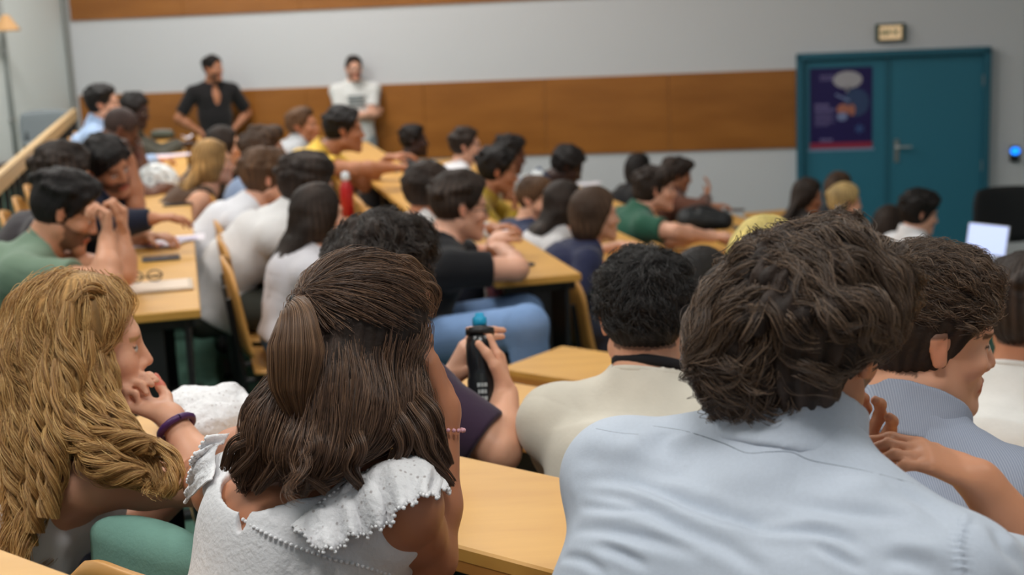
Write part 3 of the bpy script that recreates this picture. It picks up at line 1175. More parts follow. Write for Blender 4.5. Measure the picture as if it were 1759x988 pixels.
    if watch:
        g, cc, wd_ = watch
        Sg, E, wr = arms[g][:3]
        d = nrm(wr - E)
        u, v, _ = basis(d, br)
        c = wr - d * 0.03
        pts = [c + (u * math.cos(a) + v * math.sin(a)) * 0.033 * s for a in np.linspace(0, 2 * math.pi, 21)]
        b = MB().tube(pts, wd_, 6, caps=False).build('wristband', srf('band_%d_%d_%d' % tuple(cc), *cc, rough=0.4), root, smooth=True)
    if extra:
        extra(ctx)
    return ctx
# ------------------------------------------------------------ the hall: two banks of rows that meet at an aisle
A1 = math.radians(12.85)
U1, V1 = np.array([-math.sin(A1), math.cos(A1)]), np.array([math.cos(A1), math.sin(A1)])
V2 = np.array([0.629, 0.777])
U2 = np.array([-0.777, 0.629])
WN = nrm([0.16, 1, 0])
WP0 = np.array([0, 13.9, 0])
WD = nrm([1, -0.16, 0])                        # along the far wall, to the right


def f1(s, l):
    return U1 * s + V1 * l


def f2(p, q):
    return U2 * p + V2 * q


def clip(poly, p0, n):
    """keep (p - p0).n <= 0"""
    out = []
    for i in range(len(poly)):
        a, b = np.asarray(poly[i]), np.asarray(poly[(i + 1) % len(poly)])
        da, db = np.dot(a - p0, n), np.dot(b - p0, n)
        if da <= 0:
            out.append(a)
        if da * db < 0:
            out.append(a + (b - a) * da / (da - db))
    return out


BP, BN = np.array([-1.3, 3.6]), nrm([-1.02, 1.3])        # the aisle line; BN points into the far bank
FAR_D = 13.2


def wall_xy(x):
    return np.array([x, 13.9 - 0.16 * x])


def wpt(x, z, off=0.0):
    p = WP0 + WD * (x / WD[0])
    return np.array([p[0], p[1], z]) - WN * off


def struct(name, mb, m, parent=None, smooth=False):
    o = mb.build(name, m, parent, smooth)
    if parent is None:
        o['kind'] = 'structure'
    return o


# floors
struct('floor', MB().prism([(-9, -4), (9, -4), (9, 14.5), (-9, 16)], -0.12, 0.0), M['carpet'])
BANK1 = [(-1.0, 0.05, 1.02), (0.05, 0.80, 0.95), (0.80, 1.55, 0.88), (1.55, 2.40, 0.68), (2.40, 3.15, 0.50), (3.15, 4.05, 0.34), (4.05, 5.0, 0.16)]
mbs = MB()
for l0, l1, z in BANK1:
    p = [f1(-1, l0), f1(-1, l1), f1(12.45, l1), f1(12.45, l0)]
    p = clip(p, BP, -BN)
    if len(p) > 2:
        mbs.prism([tuple(q) for q in p], 0.0, z)
p = clip([f1(-1, -6.0), f1(-1, -1.0), f1(15, -1.0), f1(15, -6.0)], BP, -BN)
p = clip(p, WP0[:2], WN[:2])
mbs.prism([tuple(q) for q in p], 0.0, 1.30)
p = clip([f1(12.45, -1.0), f1(12.45, 2.3), f1(16, 2.3), f1(16, -1.0)], WP0[:2], WN[:2])
mbs.prism([tuple(q) for q in p], 0.0, 0.60)
p = clip([f1(12.45, 2.3), f1(12.45, 3.6), f1(16, 3.6), f1(16, 2.3)], WP0[:2], WN[:2])
mbs.prism([tuple(q) for q in p], 0.0, 0.30)
struct('floor_far_bank', mbs, M['carpet'])
BANK2 = [(-3.0, -0.1, 1.53), (-0.1, 0.85, 1.33), (0.85, 1.90, 1.13), (1.90, 2.88, 0.95), (2.88, 3.87, 0.77), (3.87, 4.86, 0.60), (4.86, 5.85, 0.44), (5.85, 6.85, 0.28), (6.85, 7.85, 0.14)]
mbs = MB()
for q0, q1, z in BANK2:
    p = clip([f2(-4.5, q0), f2(7, q0), f2(7, q1), f2(-4.5, q1)], BP, BN)
    if len(p) > 2:
        mbs.prism([tuple(q) for q in p], 0.0, z - 0.001)
struct('floor_near_bank', mbs, M['carpet'])


def wall_slab(name, a, b, z0, z1, th, m):
    a, b = np.asarray(a, float), np.asarray(b, float)
    d = nrm(b - a)
    n = np.array([-d[1], d[0]])
    return struct(name, MB().prism([tuple(a), tuple(b), tuple(b + n * th), tuple(a + n * th)], z0, z1), m)


cor = wall_xy(-4.47)
wall_slab('wall_far', wall_xy(6.6), cor - WD[:2] * 0.2, 0, CEIL, -0.2, M['wall'])
wall_slab('wall_left', cor, cor + np.array([-0.35, -13.0]), 0, CEIL, -0.2, M['wall_l'])
wall_slab('wall_right', wall_xy(6.6), wall_xy(6.6) + np.array([0.6, -14.0]), 0, CEIL, 0.2, M['wall'])
struct('ceiling', MB().prism([(-5.2, -2.5), (7.6, -2.5), (7.2, 12.6), (-4.8, 14.8)], CEIL, CEIL + 0.15), M['ceil'])
# thin grey strip in the left corner, then the two wooden bands
cb = MB()
cb.box(wpt(-4.43, CEIL / 2, 0.02), WD, WN, [0, 0, 1], 0.02, 0.02, CEIL / 2)
struct('trim_1', cb, srf('corner_bead', 150, 150, 146, rough=0.6))


def band(name, x0, x1, z0, z1):
    mb = MB()
    n = max(1, int(round((x1 - x0) / 1.22)))
    for i in range(n):
        a, b = x0 + (x1 - x0) * i / n, x0 + (x1 - x0) * (i + 1) / n
        c = (wpt(a, 0) + wpt(b, 0)) / 2
        c[2] = (z0 + z1) / 2
        mb.box(c - WN * 0.011, WD, WN, [0, 0, 1], (b - a) / 2 / WD[0] - 0.0015, 0.011, (z1 - z0) / 2, 0.002)
    return struct(name, mb, M['band'])


band('trim_2', -4.38, 2.80, 1.26, 2.01)
band('trim_3', -4.38, 2.80, 2.77, 3.55)
# baseboard of the left wall
bl = MB()
bl.box(np.array([cor[0] + 0.02 - 0.15, cor[1] - 6, 1.42]), nrm([-0.35, -13, 0]), nrm([13, -0.35, 0]), [0, 0, 1], 6, 0.012, 0.12)
struct('baseboard_left', bl, srf('dark_skirting', 96, 70, 54, rough=0.6))

# lamps
for x, y, pw in LAMPS:
    root = empty('ceiling_light', (x, y, CEIL), None, 'light')
    mb = MB()
    for (dx, dy, hx, hy) in ((0, 0.33, 0.62, 0.02), (0, -0.33, 0.62, 0.02), (0.62, 0, 0.02, 0.35), (-0.62, 0, 0.02, 0.35)):
        mb.box((x + dx, y + dy, CEIL - 0.04), (1, 0, 0), (0, 1, 0), (0, 0, 1), hx, hy, 0.04)
    mb.build('frame', M['metal'], root)
    MB().box((x, y, CEIL - 0.02), (1, 0, 0), (0, 1, 0), (0, 0, 1), 0.6, 0.31, 0.01).build('diffuser', M['lampglow'], root)
    ld = bpy.data.lights.new('tube_light', 'AREA')
    ld.shape = 'RECTANGLE'
    ld.size, ld.size_y = 1.2, 0.6
    ld.energy = pw
    ld.color = (1.0, 0.985, 0.96)
    lo_ = bpy.data.objects.new('tube_light', ld)
    lo_.location = (0, 0, -0.09)
    link(lo_, root)
    root['label'] = 'square recessed ceiling light panel over the lecture rows'
    root['group'] = 'recessed ceiling light panels'

# door: frame, two leaves
x0, x1 = 2.83, 4.52
root = empty('door_1', wpt((x0 + x1) / 2, 0), None, None)
root['kind'] = 'structure'
mb = MB()
mb.box(wpt(x0, 1.07, 0.05), WD, WN, [0, 0, 1], 0.03, 0.06, 1.07, 0.004)
mb.box(wpt(x1, 1.07, 0.05), WD, WN, [0, 0, 1], 0.03, 0.06, 1.07, 0.004)
mb.box(wpt((x0 + x1) / 2, 2.125, 0.05), WD, WN, [0, 0, 1], (x1 - x0) / 2 / WD[0] + 0.03, 0.06, 0.03, 0.004)
mb.build('door_frame', M['frame'], root)
xm = 3.63
for a, b in ((x0 + 0.03, xm - 0.006), (xm + 0.006, x1 - 0.03)):
    c = wpt((a + b) / 2, 1.05, 0.03)
    lf = MB().box(c, WD, WN, [0, 0, 1], (b - a) / 2 / WD[0], 0.022, 1.04, 0.003).build('door_leaf', M['door'], root)
MB().box(wpt(xm, 1.05, 0.058), WD, WN, [0, 0, 1], 0.022, 0.006, 1.03).build('meeting_strip', M['frame'], root)
h = MB()
h.box(wpt(3.72, 1.21, 0.055), WD, WN, [0, 0, 1], 0.022, 0.005, 0.11, 0.003)
h.tube([wpt(3.72, 1.25, 0.05), wpt(3.72, 1.25, 0.11), wpt(3.735, 1.25, 0.118), wpt(3.85, 1.25, 0.118)], 0.010, 10)
h.tube([wpt(3.72, 1.16, 0.055), wpt(3.72, 1.16, 0.068)], 0.013, 12)
h.build('door_handle', M['metal'], root, smooth=False)
for zz in (0.25, 1.05, 1.85):
    MB().tube([wpt(x1 - 0.03, zz - 0.05, 0.075), wpt(x1 - 0.03, zz + 0.05, 0.075)], 0.009, 8).build('hinge', M['metal'], root)


# lettering made of strokes on a small grid
FONT = {'E': ['###', '#..', '##.', '#..', '###'], 'X': ['#.#', '#.#', '.#.', '#.#', '#.#'], 'I': ['#', '#', '#', '#', '#'],
        'T': ['###', '.#.', '.#.', '.#.', '.#.'], 'S': ['###', '#..', '###', '..#', '###'], 'O': ['###', '#.#', '#.#', '#.#', '###'],
        'R': ['##.', '#.#', '##.', '#.#', '#.#']}


def on_wall(mb, x, z, hw, hh, off, th=0.0015):
    mb.box(wpt(x, z, off), WD, WN, [0, 0, 1], hw, th, hh)


# poster in its holder
root = empty('poster', wpt(3.21, 1.63, 0.06), 'dark blue poster with a pale speech bubble taped to the left door leaf', 'poster')
mb = MB()
on_wall(mb, 3.21, 1.635, 0.29, 0.378, 0.0545)
mb.build('sheet', srf('poster_navy', 34, 24, 84, rough=0.4), root)
mb = MB()
on_wall(mb, 3.21, 1.275, 0.29, 0.03, 0.0575)
mb.build('red_strip', srf('poster_red', 150, 44, 70, rough=0.4), root)
mb = MB()
on_wall(mb, 3.21, 1.235, 0.31, 0.012, 0.057, 0.004)
mb.build('holder_rail', srf('clear_holder', 130, 160, 190, rough=0.3), root)


def disc(mb, x, z, rx, rz, off, n=28, zz=1.0):
    c = wpt(x, z, off)
    V = [c + WD * rx * math.cos(2 * math.pi * i / n) + np.array([0, 0, rz * math.sin(2 * math.pi * i / n)]) for i in range(n)]
    V2_ = [v - WN * 0.002 for v in V]
    mb.raw(V + V2_, [tuple(range(n)), tuple(range(2 * n - 1, n - 1, -1))] + [(i, n + i, n + (i + 1) % n, (i + 1) % n) for i in range(n)])


mb = MB()
disc(mb, 3.27, 1.895, 0.135, 0.082, 0.0575)
mb.raw([wpt(3.24, 1.83, 0.06), wpt(3.31, 1.83, 0.06), wpt(3.26, 1.77, 0.06)], [(0, 1, 2), (2, 1, 0)])
mb.build('speech_bubble', srf('bubble_grey', 176, 172, 178, rough=0.5), root)
mb = MB()
disc(mb, 3.35, 1.68, 0.12, 0.13, 0.0575)
mb.build('figure_shape', srf('poster_steel', 52, 72, 110, rough=0.5), root)
mb = MB()
disc(mb, 3.23, 1.62, 0.06, 0.05, 0.06)
disc(mb, 3.31, 1.61, 0.03, 0.055, 0.061)
mb.build('orange_patch', srf('poster_orange', 178, 112, 92, rough=0.5), root)
mb = MB()
mb.tube([wpt(3.16, 1.76, 0.062), wpt(3.24, 1.72, 0.062), wpt(3.29, 1.70, 0.062)], 0.012, 6)
mb.build('pale_band', srf('poster_lilac', 128, 140, 182, rough=0.5), root)
mb = MB()
disc(mb, 3.22, 1.55, 0.05, 0.04, 0.0615)
mb.build('pale_circle', srf('poster_lilac', 128, 140, 182, rough=0.5), root)
mb = MB()
for i in range(5):
    a = math.pi / 2 + 2 * math.pi * i / 5
mb.raw([wpt(3.38 + 0.055 * (1 if k % 2 == 0 else 0.5) * math.cos(math.pi / 2 + math.pi * k / 6), 1.43 + 0.055 * (1 if k % 2 == 0 else 0.5) * math.sin(math.pi / 2 + math.pi * k / 6), 0.0585) for k in range(12)], [tuple(range(12)), tuple(range(11, -1, -1))])
mb.build('badge', srf('poster_blue', 84, 112, 176, rough=0.5), root)
mb = MB()
rr = random.Random(4)
for z in (1.935, 1.905):
    for k in range(4):
        on_wall(mb, 3.03 + k * 0.032, z, 0.011, 0.010, 0.0575)
mb.build('heading', srf('poster_print', 118, 108, 156, rough=0.5), root)
mb = MB()
for r_, (z, n, hh) in enumerate(((1.66, 5, 0.017), (1.615, 7, 0.017), (1.575, 6, 0.007), (1.55, 7, 0.007), (1.525, 6, 0.007), (1.50, 7, 0.007), (1.475, 5, 0.007))):
    for k in range(n):
        on_wall(mb, 2.98 + k * 0.027, z, 0.010, hh, 0.0575)
mb.build('text_block', srf('poster_print', 118, 108, 156, rough=0.5), root)
mb = MB()
for k in range(4):
    on_wall(mb, 3.03 + k * 0.03, 1.33, 0.012, 0.014, 0.0575)
mb.build('footer_text', srf('poster_print', 118, 108, 156, rough=0.5), root)

# exit sign over the door
root = empty('exit_sign', wpt(3.655, 2.32, 0.05), 'small lit exit sign on the wall above the teal doors', 'sign')
MB().box(wpt(3.655, 2.32, 0.03), WD, WN, [0, 0, 1], 0.135, 0.03, 0.082, 0.006).build('housing', srf('sign_green', 44, 66, 52, rough=0.5), root)
mb = MB().box(wpt(3.655, 2.32, 0.062), WD, WN, [0, 0, 1], 0.10, 0.003, 0.062)
mb.build('lit_panel', mat('lit_sign_face', rgb(220, 190, 150), 0.5, 0.2, emit=(rgb(245, 210, 165), 0.45)), root)
mb = MB()
x = -0.085
for ch in 'SORTIE':
    rows = FONT[ch]
    wch = len(rows[0])
    for j, row in enumerate(rows):
        for i, c in enumerate(row):
            if c == '#':
                p = wpt(3.655, 2.345 - j * 0.012, 0.066) + WD * (x + i * 0.0085)
                mb.box(p, WD, WN, [0, 0, 1], 0.0043, 0.001, 0.006)
    x += wch * 0.0085 + 0.006
mb.build('lettering', srf('sign_green_dark', 30, 92, 60, rough=0.5), root)

# badge reader on the right
root = empty('badge_reader', wpt(4.79, 1.17, 0.03), 'small black badge reader with a glowing blue light right of the door', 'reader')
MB().box(wpt(4.79, 1.145, 0.022), WD, WN, [0, 0, 1], 0.042, 0.022, 0.075, 0.008).build('case', M['black'], root)
mb = MB()
disc(mb, 4.79, 1.175, 0.042, 0.034, 0.046)
mb.build('blue_light', mat('blue_led', rgb(20, 110, 240), 0.4, 0.3, emit=(rgb(20, 130, 255), 2.2)), root)


# ------------------------------------------------------------ desks, seats, rail
def desk1(s0, s1, l0, l1, z, floor, label, ends=True):
    """a long desk of the far bank"""
    c = f1((s0 + s1) / 2, (l0 + l1) / 2)
    root = empty('lecture_desk', (c[0], c[1], floor), label, 'desk', 'long wooden lecture desks')
    ax, ay = np.array([*U1, 0]), np.array([*V1, 0])
    MB().box((c[0], c[1], z - 0.016), ax, ay, [0, 0, 1], (s1 - s0) / 2, (l1 - l0) / 2, 0.016, 0.004).build('worktop', M['wood'], root)
    c2 = f1((s0 + s1) / 2, l1 - 0.05)
    MB().box((c2[0], c2[1], z - 0.032 - 0.17), ax, ay, [0, 0, 1], (s1 - s0) / 2 - 0.05, 0.009, 0.17, 0.002).build('modesty_panel', M['black'], root)
    n = max(2, int((s1 - s0) / 1.7) + 1)
    for i in range(n):
        s = s0 + 0.08 + (s1 - s0 - 0.16) * i / (n - 1)
        mb = MB()
        a, b = f1(s, l0 + 0.13), f1(s, l1 - 0.09)
        c3 = (a + b) / 2
        mb.box((c3[0], c3[1], (z - 0.032 + floor) / 2), ax, ay, [0, 0, 1], 0.02, 0.045, (z - 0.032 - floor) / 2 - 0.001, 0.004)
        mb.box((c3[0], c3[1], z - 0.055), ax, ay, [0, 0, 1], 0.018, 0.15, 0.02, 0.004)
        mb.box((c3[0], c3[1], floor + 0.016), ax, ay, [0, 0, 1], 0.025, 0.15, 0.014, 0.004)
        mb.build('support', M['black'], root)
    return root


def desk2(p0, p1, q0, q1, z, floor, label):
    c = f2((p0 + p1) / 2, (q0 + q1) / 2)
    root = empty('lecture_desk', (c[0], c[1], floor), label, 'desk', 'long wooden lecture desks')
    ax, ay = np.array([*U2, 0]), np.array([*V2, 0])
    MB().box((c[0], c[1], z - 0.014), ax, ay, [0, 0, 1], (p1 - p0) / 2, (q1 - q0) / 2, 0.014, 0.004).build('worktop', M['wood'], root)
    e = f2((p0 + p1) / 2, q0 + 0.008)
    MB().box((e[0], e[1], z - 0.030), ax, ay, [0, 0, 1], (p1 - p0) / 2 - 0.002, 0.007, 0.016, 0.002).build('edge_strip', M['wood_edge'], root)
    c2 = f2((p0 + p1) / 2, q1 - 0.04)
    MB().box((c2[0], c2[1], z - 0.03 - 0.18), ax, ay, [0, 0, 1], (p1 - p0) / 2 - 0.05, 0.009, 0.18, 0.002).build('modesty_panel', M['black'], root)
    n = max(2, int((p1 - p0) / 1.7) + 1)
    for i in range(n):
        s = p0 + 0.08 + (p1 - p0 - 0.16) * i / (n - 1)
        c3 = f2(s, (q0 + q1) / 2)
        mb = MB()
        mb.box((c3[0], c3[1], (z - 0.03 + floor) / 2), ax, ay, [0, 0, 1], 0.02, 0.045, (z - 0.03 - floor) / 2 - 0.001, 0.004)
        mb.box((c3[0], c3[1], z - 0.053), ax, ay, [0, 0, 1], 0.018, 0.13, 0.02, 0.004)
        mb.build('support', M['black'], root)
    return root


def seat_proto(name):
    """a moulded tip-up seat: local x along the row, local y forward"""
    root = empty(name, (0, 0, 0))
    # curved backrest
    def shell(nm, m, pts_fn, nu, nv, th):
        V, F = [], []
        for j in range(nv + 1):
            for i in range(nu + 1):
                V.append(pts_fn(i / nu * 2 - 1, j / nv))
        for j in range(nv):
            for i in range(nu):
                a = j * (nu + 1) + i
                F.append((a, a + 1, a + nu + 2, a + nu + 1))
        o = mesh_obj(nm, V, F, m, root, smooth=True)
        md = o.modifiers.new('t', 'SOLIDIFY')
        md.thickness = th
        return o

    def back(u, v):
        w = 0.215 * (1 - 0.32 * max(0, (v - 0.72) / 0.28) ** 2.2)
        x = u * w
        z = 0.50 + 0.36 * v - 0.03 * abs(u) ** 3 * v
        y = -0.02 + 0.035 * u * u - 0.07 * v + 0.02 * v * v
        return (x, y, z)

    def pan(u, v):
        return (u * 0.21 * (1 - 0.1 * v), 0.02 + 0.36 * v, 0.43 - 0.012 + 0.02 * u * u + 0.012 * (v - 0.5) ** 2 * 4 - 0.03 * max(0, v - 0.85) / 0.15)
    shell('backrest', M['ply'], back, 12, 12, 0.012)
    shell('seat_pan', M['ply'], pan, 12, 8, 0.014)
    mb = MB()
    for x in (-0.13, 0.13):
        mb.tube([(x, -0.03, 0.02), (x, -0.02, 0.40), (x, -0.055, 0.72)], 0.013, 8)
        mb.tube([(x, -0.02, 0.395), (x, 0.30, 0.40)], 0.011, 8)
    mb.box((0, -0.03, 0.012), (1, 0, 0), (0, 1, 0), (0, 0, 1), 0.16, 0.04, 0.012)
    mb.build('frame', M['black'], root, smooth=False)
    return root


PROTO = None


def seat(pos, z, rz, label, group):
    global PROTO
    if PROTO is None:
        PROTO = r = seat_proto('tip_up_seat')
    else:
        r = PROTO.copy()
        COL.objects.link(r)
        for ch in list(PROTO.children):
            c = ch.copy()
            COL.objects.link(c)
            c.parent = r
    r.location = (pos[0], pos[1], z)
    r.rotation_euler = (0, 0, rz)
    tag(r, label, 'seat', group)
    return r


DK = {}
DK['A'] = desk1(4.65, 11.75, -0.38, 0.0, 1.77, 1.02, 'long wooden desk at the left carrying a white bicycle helmet and papers')
DK['B'] = desk1(5.05, 12.0, 0.42, 0.78, 1.70, 0.95, 'long wooden desk behind the seated man in the black t-shirt')
DK['C'] = desk1(5.38, 12.0, 1.16, 1.52, 1.63, 0.88, 'long wooden desk under the forearm of the man in the black t-shirt')
DK['D'] = desk1(5.9, 12.0, 1.98, 2.35, 1.43, 0.68, 'long wooden desk in front of the woman with the bob haircut')
DK['E'] = desk1(6.4, 11.6, 2.72, 3.10, 1.25, 0.50, 'long wooden desk under the hands of the man in the green t-shirt')
DK['F'] = desk1(6.9, 11.4, 3.62, 4.0, 1.09, 0.34, 'long wooden desk against the white wall strip, person in brown leaning on it')
DK['G'] = desk1(7.3, 11.0, 4.55, 4.93, 0.91, 0.16, 'front wooden desk holding the open white laptop')
N1D = desk2(-0.9, 2.45, 1.54, 1.885, 1.88, 1.13, 'nearest wooden desk between the lace blouse and the light blue shirt')
desk2(-2.2, 2.55, 2.50, 2.86, 1.70, 0.95, 'wooden desk at the elbow of the man holding the black bottle')
desk2(-2.6, 2.9, 3.50, 3.85, 1.52, 0.77, 'wooden desk edge showing at the right beside the white t-shirt')
desk2(-2.8, 3.0, 4.50, 4.84, 1.35, 0.60, 'wooden desk hidden behind the wavy brown hair')
desk2(-0.2, 3.2, 0.48, 0.83, 2.10, 1.33, 'wooden desk corner in the bottom left of the picture')

RZ1 = -math.radians(90 - 12.85)      # local y = V1
RZ2 = -math.atan2(V2[0], V2[1])
rowsA = [('A', -0.80, 1.02, 4.9, 13, 'tip-up plywood seat in the left row beside the black railing'),
         ('B', 0.16, 0.95, 5.15, 12, 'tip-up plywood seat fixed right behind the long left desk with the helmet'),
         ('C', 0.93, 0.88, 5.6, 12, 'tip-up plywood seat in the row of the yellow t-shirt'),
         ('D', 1.66, 0.68, 5.7, 11, 'tip-up plywood seat behind the desk end near the black t-shirt man'),
         ('E', 2.52, 0.50, 6.6, 9, 'tip-up plywood seat in the row of the green t-shirt man'),
         ('F', 3.30, 0.34, 7.1, 8, 'tip-up plywood seat in the row of the person in brown by the wall'),
         ('G', 4.22, 0.16, 7.5, 6, 'tip-up plywood seat in the front row before the teal doors')]
for nm, l, z, s0, n, lab in rowsA:
    for i in range(n):
        seat(f1(s0 + 0.27 + i * 0.55, l), z, RZ1, lab, 'seats of row ' + lab.split('seat ')[1])
for q, z, p0, n, lab in ((1.09, 1.13, -0.50, 5, 'tip-up plywood seat in the row of the white lace blouse'),
                         (2.06, 0.95, -1.2, 7, 'tip-up plywood seat in the row of the cream t-shirt'),
                         (3.05, 0.77, -1.2, 8, 'tip-up plywood seat in the row of the mauve top')):
    for i in range(n):
        seat(f2(p0 + 0.3 + i * 0.57, q), z, RZ2, lab, 'seats of row ' + lab.split('seat ')[1])

# railing behind the left row
root = empty('railing', (*f1(9, -0.97), 1.30), 'pale wooden handrail on black balusters behind the left row', 'railing')
ax, ay = np.array([*U1, 0]), np.array([*V1, 0])
c = f1(9.2, -0.96)
RTOP = 1.98
MB().box((c[0], c[1], RTOP - 0.05), ax, ay, [0, 0, 1], 4.2, 0.022, 0.05, 0.008).build('handrail', M['rail'], root)
mb = MB()
mb.box((c[0], c[1], 1.10), ax, ay, [0, 0, 1], 4.2, 0.012, 0.02)
mb.build('bottom_rail', M['black'], root)
for i in range(30):
    s = 5.05 + i * 0.286
    a = f1(s, -0.96)
    MB().box((a[0], a[1], (1.02 + RTOP - 0.1) / 2), ax, ay, [0, 0, 1], 0.028, 0.012, (RTOP - 0.1 - 1.02) / 2).build('baluster', M['black'], root)
# ------------------------------------------------------------ the audience, far bank
H1 = 77.0          # the far rows look this way (degrees right of the view)


def at_desk(px, py, z):
    return WZ(px, py, z)


DKZ = dict(A=1.77, B=1.70, C=1.63, D=1.43, E=1.25, F=1.09, G=0.91)
FL = dict(A=1.02, B=0.95, C=0.88, D=0.68, E=0.50, F=0.34, G=0.16)


def far(label, px, py, D, row, face=80, **k):
    k.setdefault('body', H1)
    return person(label, px, py, D, face, floor=FL[row], desk=DKZ[row], **k)


def logo_patch(c):
    # yellow emblem on the chest: a small shield with a cut
    o = c['chest'] + c['tf'] * 0.147 * c['s'] + c['w'] * 0.0
    mb = MB()
    for dz_, hw in ((0.03, 0.035), (0.0, 0.045), (-0.03, 0.03)):
        mb.box(o + c['w'] * dz_, c['br'], c['tf'], c['w'], hw, 0.004, 0.013, 0.003)
    mb.build('chest_emblem', srf('emblem_yellow', 214, 160, 60, rough=0.8), c['root'])


# row A
def A_green():
    Lh = W(190, 372, 4.85)
    far('man in a sage green t-shirt resting his bowed face on two raised fists', 112, 366, 4.95, 'A', face=78, pit=24, fem=False, skin='warm',
        hair=('short', 'black', 0.006), top=('tee', (112, 134, 114)), beard=(50, 34, 28), sc=1.08, back=0.34, noff=(0, -0.05, 0.03), shw=1.1,
        L=('at', dict(p=W(209, 404, 4.95), elbow=W(212, 470, 4.93), d=(0.2, 0.1, 1), n=(-1, -.2, .1), curl=(0.9, 1.2, 0.8))),
        R=('at', dict(p=W(184, 412, 4.72), elbow=W(185, 486, 4.62), d=(0.1, 0.1, 1), n=(-1, -.2, .1), curl=(0.9, 1.2, 0.8))),
        bot=((46, 40, 40),))


A_green()
far('man with thick dark brown hair turned away behind the sage green t-shirt', 112, 308, 5.75, 'A', face=60, pit=5, hair=('curly', 'dark'), top=('tee', (58, 54, 58)), L='desk', R='lap')
far('smiling man in a navy sweatshirt with yellow emblem, head on hand', 186, 288, 5.95, 'A', face=128, body=92, pit=16, rol=18, skin='tan',
    hair=('medium', 'black', -0.008), top=('shirt', (28, 32, 50)), topname='sweatshirt', beard=(60, 40, 34), extra=logo_patch,
    L=('at', dict(p=W(222, 276, 6.05), elbow=W(232, 352, 6.05), d=(-0.2, 0, 1), n=(-1, 0, 0), curl=(0.8, 1.0, 0.7))),
    R=('at', dict(p=W(262, 376, 5.75), elbow=W(205, 385, 5.75), d=(1, 0.2, 0), n=(0, 0, -1))), watch=(1, (232, 232, 230), 0.013))
far('bald dark-skinned man bending low with a raised forearm', 206, 225, 7.9, 'A', face=70, pit=38, skin='brown', hair=('buzz', (74, 58, 54)), top=('tee', (44, 58, 58)),
    L=('at', dict(p=W(236, 246, 8.0), elbow=W(243, 298, 8.0), d=(-0.3, 0, 1), n=(-1, 0, 0), curl=(0.6, 0.8, 0.6))), R='desk')
far('man in a light blue shirt at the far end of the left row', 178, 181, 9.2, 'A', face=84, skin='fair', hair=('short', 'black', 0.004), top=('shirt', (166, 190, 226)), L='lap', R='desk')
far('person with black curly hair in a dark olive top, last at the left desk', 232, 192, 10.3, 'A', face=98, pit=12, skin='dark', hair=('afro', 'black', -0.012), top=('shirt', (64, 62, 52)), L='desk', R='desk')

# row B
far('woman with long ash blonde hair and bare shoulders beside the long left desk', 367, 281, 7.5, 'B', face=76, fem=True, skin='peach', hair=('long', 'blonde'), top=('tank', (92, 70, 56)), L='lap', R='lap')
far('woman with brown hair seated behind the blonde woman', 386, 253, 8.4, 'B', face=84, fem=True, skin='peach', hair=('long', 'dark'), top=('tee', (60, 48, 46)), L='lap', R='lap')
far('man with wavy brown hair in a pale blue shirt leaning back', 455, 261, 7.3, 'B', face=76, pit=-4, skin='fair', hair=('medium', 'brown', -0.012), top=('shirt', (134, 152, 184)), back=0.1, L='lap', R='lap')
far('man with sandy curly hair in a white t-shirt', 459, 308, 6.55, 'B', face=72, pit=4, skin='fair', hair=('curly', 'mid', -0.006), top=('tee', (222, 222, 228)), back=0.32, shw=1.0, noff=(0, -0.05, 0.02), tfold=(0.016, 12), L='lap', R='desk')
far('man with dark curly hair in a loose off-white shirt leaning forward', 531, 325, 6.1, 'B', face=70, pit=10, skin='fair', hair=('curly', 'dark', 0.0), top=('shirt', (218, 216, 216)), back=0.36, sc=1.06, shw=1.05, noff=(0, -0.07, 0.03), tfold=(0.018, 11), L='lap', R='desk', bot=((70, 72, 66),))
far('woman with very long straight dark brown hair, white top and blue jeans', 548, 372, 5.45, 'B', face=62, body=72, pit=3, fem=True, skin='fair', hair=('long', 'dark', 0.0), top=('tee', (206, 204, 210)), bot=((88, 122, 170), 'jeans'),
    L='lap', R=('at', dict(p=W(598, 425, 5.55), elbow=W(590, 500, 5.4), d=(0, 0, 1), n=(-0.6, 0.3, 0), curl=(0.5, 0.7, 0.5))), back=0.1)

# row C
far('man with short brown hair in a grey patterned shirt leaning back by the wall', 520, 219, 9.9, 'C', face=100, pit=-6, skin='tan', hair=('crop', 'mid'), top=('shirt', (176, 178, 182)), sc=1.06, noff=(0, 0, 0.03), L='lap', R='lap')
far('man in a bright yellow t-shirt and khaki trousers reaching over the desk', 591, 226, 8.8, 'C', face=80, pit=2, skin='tan', hair=('short', 'black'), top=('tee', (226, 184, 70)), bot=((152, 130, 66),), back=0.36, sc=1.16, noff=(0, -0.09, 0.05), shw=1.15, body=98,
    R=('at', dict(p=W(672, 288, 8.6), elbow=W(612, 292, 8.5), d=(1, 0.4, 0.0), n=(0, 0, -1))), L=('at', dict(p=W(668, 272, 9.1), d=(1, 0.2, 0), n=(0, 0, -1))))
far('man with dark curly hair and a white shirt behind the man in the black t-shirt', 738, 332, 6.5, 'C', face=66, pit=8, skin='tan', hair=('afro', 'dark', -0.004), top=('shirt', (214, 212, 212)), back=0.22, L='desk', R='lap')
far('man in a black t-shirt with glasses, forearms crossed on the desk end', 790, 358, 5.65, 'C', face=74, body=72, pit=8, skin='fair', hair=('short', 'dark', 0.002), top=('tee', (22, 23, 27)), bot=((122, 152, 196), 'jeans'), sc=1.1, shw=1.08, noff=(0, -0.03, 0.02), glasses=(40, 40, 44), back=0.14,
    L=('at', dict(p=W(848, 418, 6.0), elbow=W(852, 440, 6.15), d=(0.3, 1, 0), n=(0, 0, -1))),
    R=('at', dict(p=W(862, 428, 5.85), elbow=W(888, 462, 5.5), d=(-0.3, 1, 0), n=(0, 0, -1))), knees={1: W(905, 560, 5.05), -1: W(900, 535, 5.75)})

